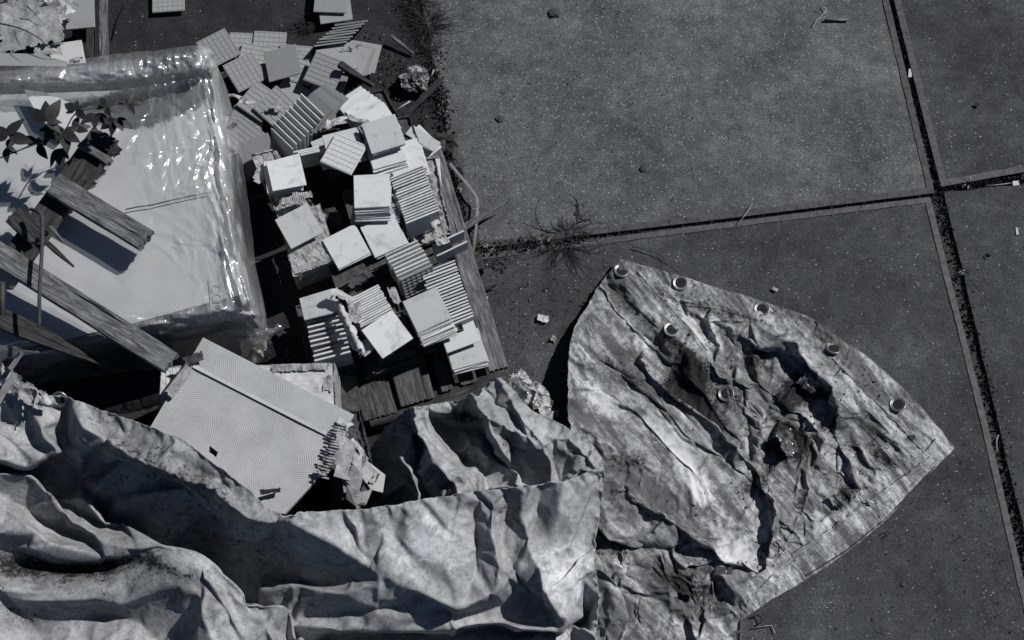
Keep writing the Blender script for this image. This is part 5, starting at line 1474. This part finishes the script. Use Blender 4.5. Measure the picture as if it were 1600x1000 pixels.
tuft(886,366,60,.10,'dense short core of grass at the large tuft',11,[MT['grass'],MT['black']],lift=.8,wd=.003)
tuft(902,352,16,.16,'few straight blades leaning up right out of the large tuft',2,[MT['grass']],dirs=[.95,1.1,.8],lift=.5,wd=.0035)
tuft(799,392,34,.10,'small weed in the joint left of the large tuft',3,[MT['grass'],MT['black']],lift=.6,wd=.0025)
tuft(838,384,22,.07,'tiny weed between the small one and the large tuft',4,[MT['black'],MT['grass']],lift=.6,wd=.0025)
tuft(668,44,200,.20,'wiry dark scrub at the top edge, on the rim of the pale slab',5,[MT['black'],MT['grass'],MT['black'],MT['grass']],lift=.9,wd=.0018)
tuft(648,12,120,.16,'dark scrub at the very top edge of the photo',6,[MT['black'],MT['grass']],lift=.9,wd=.0018)
tuft(672,82,90,.09,'low dark weeds under the wiry scrub',7,[MT['black'],MT['grass']],lift=.8,wd=.002)
tuft(480,46,70,.09,'black weed beside the slanting column of grey tiles',8,[MT['black']],lift=.9,wd=.003)
tuft(722,352,40,.08,'small weed where the curved strap meets the joint',9,[MT['grass'],MT['black']],lift=.7,wd=.003)
tuft(1240,878,1,.001,'x',10,[MT['grass']]) if False else None
tuft(740,392,50,.07,'low weed at the lower end of the curved strap',12,[MT['grass'],MT['black']],lift=.6,wd=.003)
for k_, (x_, y_, l_) in enumerate([(760,396,'weed spike at the left end of the middle joint'),(776,389,'tiny dry weed in the middle joint, next to the left end'),(816,388,'low dry weed midway along the weedy stretch of joint'),(856,382,'weed wisp just left of the large grass tuft'),(912,368,'short weed wisp just right of the large grass tuft'),
    (706,262,'dark weed on the soil right below the broad-leaved one'),(716,300,'dark weed beside the strap\'s upper bend'),(726,330,'dark weed beside the strap\'s middle'),(690,150,'weed at the slab rim under the thick stick'),(694,180,'small weed at the slab rim above the half-width tile'),(676,112,'weed beside the paper ball'),
    (1474,330,'tiny weed in the right-hand joint just under the crossing'),(1500,432,'tiny weed in the right-hand joint above its middle'),(1540,600,'tiny weed low in the right-hand joint'),(1570,720,'last tiny weed in the right-hand joint'),(1510,291,'dry weed in the joint right of the crossing')]):
    tuft(x_, y_, 26 if x_ < 1000 else 12, .055 if x_ < 1000 else .035, l_, 400+k_, [MT['grass'],MT['black']] if k_ % 3 else [MT['grass'],MT['straw']], lift=.7, wd=.0022)
litter([(745,396,900,378,.018),(690,200,735,385,.018),(672,100,697,190,.02)], 700, 9, 'leaf_mould', 'rotted leaf bits and soil heaped along the weedy slab edges', MT['soil'], -.004, .003, .009)
litter([(700,395,800,600,.05),(560,40,690,200,.10),(420,120,560,150,.12),(740,410,900,520,.10)], 150, 12, 'tile_fragments', 'tiny pale tile and plaster fragments strewn round the rubble', MT['board'], -.003, .0015, .005)
litter([(760,430,900,560,.14),(800,200,1000,330,.35),(1500,700,1560,960,.08)], 260, 13, 'grit_drift', 'dark grit drifted on the slabs near the rubble', MT['soil'], .001, .0015, .005)
# broad-leaved weed by the half tile
wv = empty('broadleaf_weed', P(697,228,0), 'small broad-leaved weed beside the half-width tile', 'weed')
for i, (a, s) in enumerate([(100,1.0),(70,.8),(130,.9),(-60,1.1),(-95,1.0),(-30,.9),(160,.6),(-130,.9),(20,.8)]):
    o = bpy.data.objects.new('leaf', LM[i % 3]); COL.objects.link(o); o.parent = wv
    o.location = Vector((0,0,.03+.004*i)); o.rotation_euler = (R(rl.uniform(-30,30)), R(-12), R(a)); o.scale = (s,s*1.1,s)
for i, (x, y) in enumerate([(700,252),(688,246),(712,262)]):
    leafset(wv, x, y, .03, [(-60, -100, -20), (200, 120), (-40, -80)][i], .8)

# ---------------------------------------------------------------- sticks, strap and litter on the slabs
B((690,122),.06,(630,182),.05,.030,.028,MT['wood_dark'],201,'stick',None,'thick dark stick crossing the rim of the pale slab','stick',jag=.03,taper=.3,rough=1.4)
B((610,54),.05,(648,84),.015,.020,.016,MT['wood'],202,'stick',None,'short grey stick under the wiry scrub','stick',jag=.02,taper=.4)
B((531,98),.20,(586,134),.10,.034,.028,MT['wood_dark'],203,'stick',None,'dark stick lying on the corner of a gridded tile','stick',jag=.02,taper=.5,rough=1.4)
tube('twig', [P(617,173,.05), P(641,158,.06)], .004, MT['straw'], None, 'straight pale twig left of the thick dark stick', 'twig', 6)
tube('twig', [P(673,121,.05), P(678,109,.07)], .004, MT['straw'], None, 'pale peg poking up at the thick stick\'s upper end', 'twig', 6)
B((706,365),.05,(797,312),.09,.034,.016,MT['wood'],204,'wood_wedge',None,'pointed wood splinter sticking out over the pale slab','wood splinter',jag=.03,taper=.95)
strip('strap', curve([P(703,255,.06),P(722,278,.05),P(740,300,.06),P(746,315,.05),P(745,345,.06),P(742,375,.05),P(739,398,.02)]), .010, MT['strap'], None, .002, 'pale curved packing strap snaking along the slab corner', 'strap')
tube('twig', curve([P(752,455,.02),P(765,449,.03),P(779,443,.04),P(792,452,.03)]), .003, MT['rust'], None, 'forked black twig right of the pallet rim', 'twig', 5, True)
B((750,452),.03,(776,446),.03,.02,.015,MT['wood_dark'],205,'stick',None,'dark stub of wood at the pallet rim','stick',jag=.02,taper=.6)
tube('cigarette_butt', [P(757,472,.015), P(761,464,.015)], .005, MT['board'], None, 'white butt lying by the pallet rim', 'cigarette butt', 8)
tube('twig', curve([P(988,386,.015),P(1003,388,.02),P(1030,398,.02),P(1062,420,.015),P(1078,430,.02)]), .003, MT['rust'], None, 'long thin twig above the top hem of the stained tarpaulin', 'twig', 5, True)
tube('twig', curve([P(1034,398,.02),P(1036,407,.01),P(1035,416,.01)]), .002, MT['rust'], None, 'tiny twig hanging off the long thin one', 'twig', 5, True)
tube('twig', curve([P(910,474,.02),P(922,470,.03),P(934,469,.03)]), .003, MT['black'], None, 'black twig at the left edge of the stained tarpaulin', 'twig', 5)
tube('stalk', curve([P(1176,318,.02),P(1164,336,.03),P(1151,352,.01)]), .0018, MT['straw'], None, 'pale dry stalk lying under the middle joint', 'stalk', 5)
tube('twig', curve([P(1284,10,.01),P(1291,16,.02),P(1276,32,.02),P(1270,42,.01)]), .0025, MT['straw'], None, 'small forked straw at the top edge of the pale slab', 'twig', 5)
tube('twig', [P(1288,31,.012), P(1325,31,.012)], .006, MT['wood'], None, 'short thick twig lying level at the top of the pale slab', 'twig', 6)
tube('wire', [P(1173,982,.01), P(1206,977,.01), P(1211,990,.01)], .0022, MT['straw'], None, 'bent pale wire on the slab below the stained tarpaulin\'s hem', 'wire', 6)
tube('wire', curve([P(1172,965,.01), P(1186,962,.02), P(1190,972,.02), P(1182,976,.01)]), .0025, MT['black'], None, 'dark curl just above the bent pale wire', 'wire', 5)
tube('wire', curve([P(1375,836,.01), P(1385,830,.015), P(1390,834,.015), P(1378,840,.01)]), .0018, MT['black'], None, 'thin black loop on the slab right of the lower hem', 'wire', 5)
def lump(px, py, h, r, label, mat, seed, name, cat, sq=.6, el=1.3, deg=0):
    r *= .85
    bm = bmesh.new(); bmesh.ops.create_icosphere(bm, subdivisions=3, radius=1)
    ca = R(deg)
    for v in bm.verts:
        n2 = 1 + .45*noise.noise(v.co*1.6+Vector((seed,0,0))) + .2*noise.noise(v.co*4+Vector((seed,2,0)))
        v.co = v.co*n2; v.co = Vector((v.co.x*r*el, v.co.y*r, v.co.z*r*sq))
    o = link(name, from_bm(name, bm, True), mat); o.location = P(px, py, h+r*sq*.6); o.rotation_euler = (0, 0, R(deg))
    return tag(o, label, cat)
for i, (x, y, r_, l) in enumerate([(867,20,.026,'dark flattened clod near the top of the pale slab'),(781,186,.018,'dark clod above the half-width tile\'s weed'),(1006,263,.019,'dark clod in the middle of the pale slab'),(1411,913,.011,'small dark stone below the tarpaulin hem on the right slab'),
        (1364,968,.008,'tiny black stone near the bottom edge')]):
    lump(x, y, 0, r_, l, MT['rust'], i*3.1, 'clod', 'clod', .4, 1.3, 20*i)
lump(1412,912,0,.011,'rounded dark pebble on the slab under the stained hem',MT['rust'],9,'pebble','stone',.6,1.2,60) if False else None
crumple(848,498,.012,.060,.040,-10,.008,'small crumpled paper scrap on the slab left of the stained tarpaulin',MT['paper'],111)
crumple(866,530,.012,.03,.03,-30,.006,'tiny pale flake below the paper scrap',MT['card'],112)
crumple(1211,452,.012,.03,.02,-20,.004,'tiny pale flake above the third eyelet',MT['card'],113)
crumple(1527,163,.012,.03,.015,-20,.006,'small dark leaf on the upper right slab',MT['black'],114,'dead_leaf','leaf')
crumple(1543,400,.012,.025,.015,-50,.006,'small dark leaf on the right slab below the joint',MT['black'],115,'dead_leaf','leaf')
plate([(1420,107),(1424,108),(1425,120),(1419,121)], .0, .002, MT['board'], 'pale leaf stuck in the upper right joint', 'pale_leaf', 'leaf')
plate([(1582,283),(1592,282),(1593,289),(1583,290)], .0, .002, MT['board'], 'white chip in the joint at the right edge', 'white_chip', 'chip')
plate([(1587,356),(1590,355),(1592,366),(1588,367)], .006, .002, MT['board'], 'white chip on the right slab under the joint', 'white_chip', 'chip')
tube('stalk', curve([P(1540,290,-.01),P(1556,289,.01),P(1580,286,.0)]), .002, MT['straw'], None, 'dry stalk in the joint beside the white chip', 'stalk', 5)
tube('stalk', curve([P(1558,706,.0),P(1557,690,.02),P(1560,680,.01)]), .003, MT['straw'], None, 'pale stalk in the lower right joint', 'stalk', 5)
# foil-like crumpled ball and plastic bag
bm = bmesh.new(); bmesh.ops.create_icosphere(bm, subdivisions=5, radius=1)
for v in bm.verts:
    c_ = v.co.copy(); n2 = .95 + .35*noise.noise(c_*1.7) - .45*abs(noise.noise(c_*2.6+Vector((3,1,2)))) - .18*abs(noise.noise(c_*7))
    v.co = Vector((c_.x*.078*n2, c_.y*.068*n2, c_.z*.045*n2))
n_ = NB('blackened_paper'); g_ = n_.noise(26, 7, .75, 1.0)
MT['burnt'] = n_.done(n_.ramp(g_, [(.46,.015),(.53,.08),(.64,.4)]), .5, n_.bump(n_.noise(60,5,.7,1), .8, .006), .5)
o = link('paper_ball', from_bm('paper_ball', bm), MT['burnt']); o.location = P(650,124,.04)
tag(o, 'crushed half-blackened paper ball on the dark slab by the thick stick', 'paper ball')
crumple(385,160,.20,.09,.035,-24,.02,'white rag end between the plastic film and the upper gridded tiles',MT['paper'],120,'rag','rag',n_=30)
crumple(366,150,.24,.07,.025,-10,.018,'narrow white rag strip poking out from the film',MT['paper'],121,'rag','rag')
crumple(822,612,.10,.19,.12,-35,.045,'crumpled shiny plastic wrapper beside the bunched tarpaulin, left of the stained one',MT['wrapper'],122,'plastic_wrapper','wrapper',n_=44,freq=10)
crumple(812,600,.06,.08,.07,40,.030,'dark and bright plastic crease at the wrapper\'s upper end',MT['bag'],123,'plastic_wrapper','wrapper',n_=36,freq=10)
crumple(852,636,.06,.14,.09,-60,.030,'thin pale bag end lying in the shade of the stained tarpaulin',MT['wrapper'],124,'plastic_bag','bag',n_=44,freq=10)
crumple(796,700,.16,.05,.04,10,.03,'black scrap caught in the bunched tarpaulin',MT['black'],125,'rag','rag')
tube('twig', curve([P(195,5,.0),P(183,35,.01),P(176,60,.0)]), .003, MT['black'], None, 'black wire-thin twig on the dark slab left of the lone tile', 'twig', 5)
for o in COL.objects:
    if o.name.startswith('creeper'): pass
print('objects', len(bpy.data.objects), 'tris approx', sum(len(m.polygons) for m in bpy.data.meshes)*2)
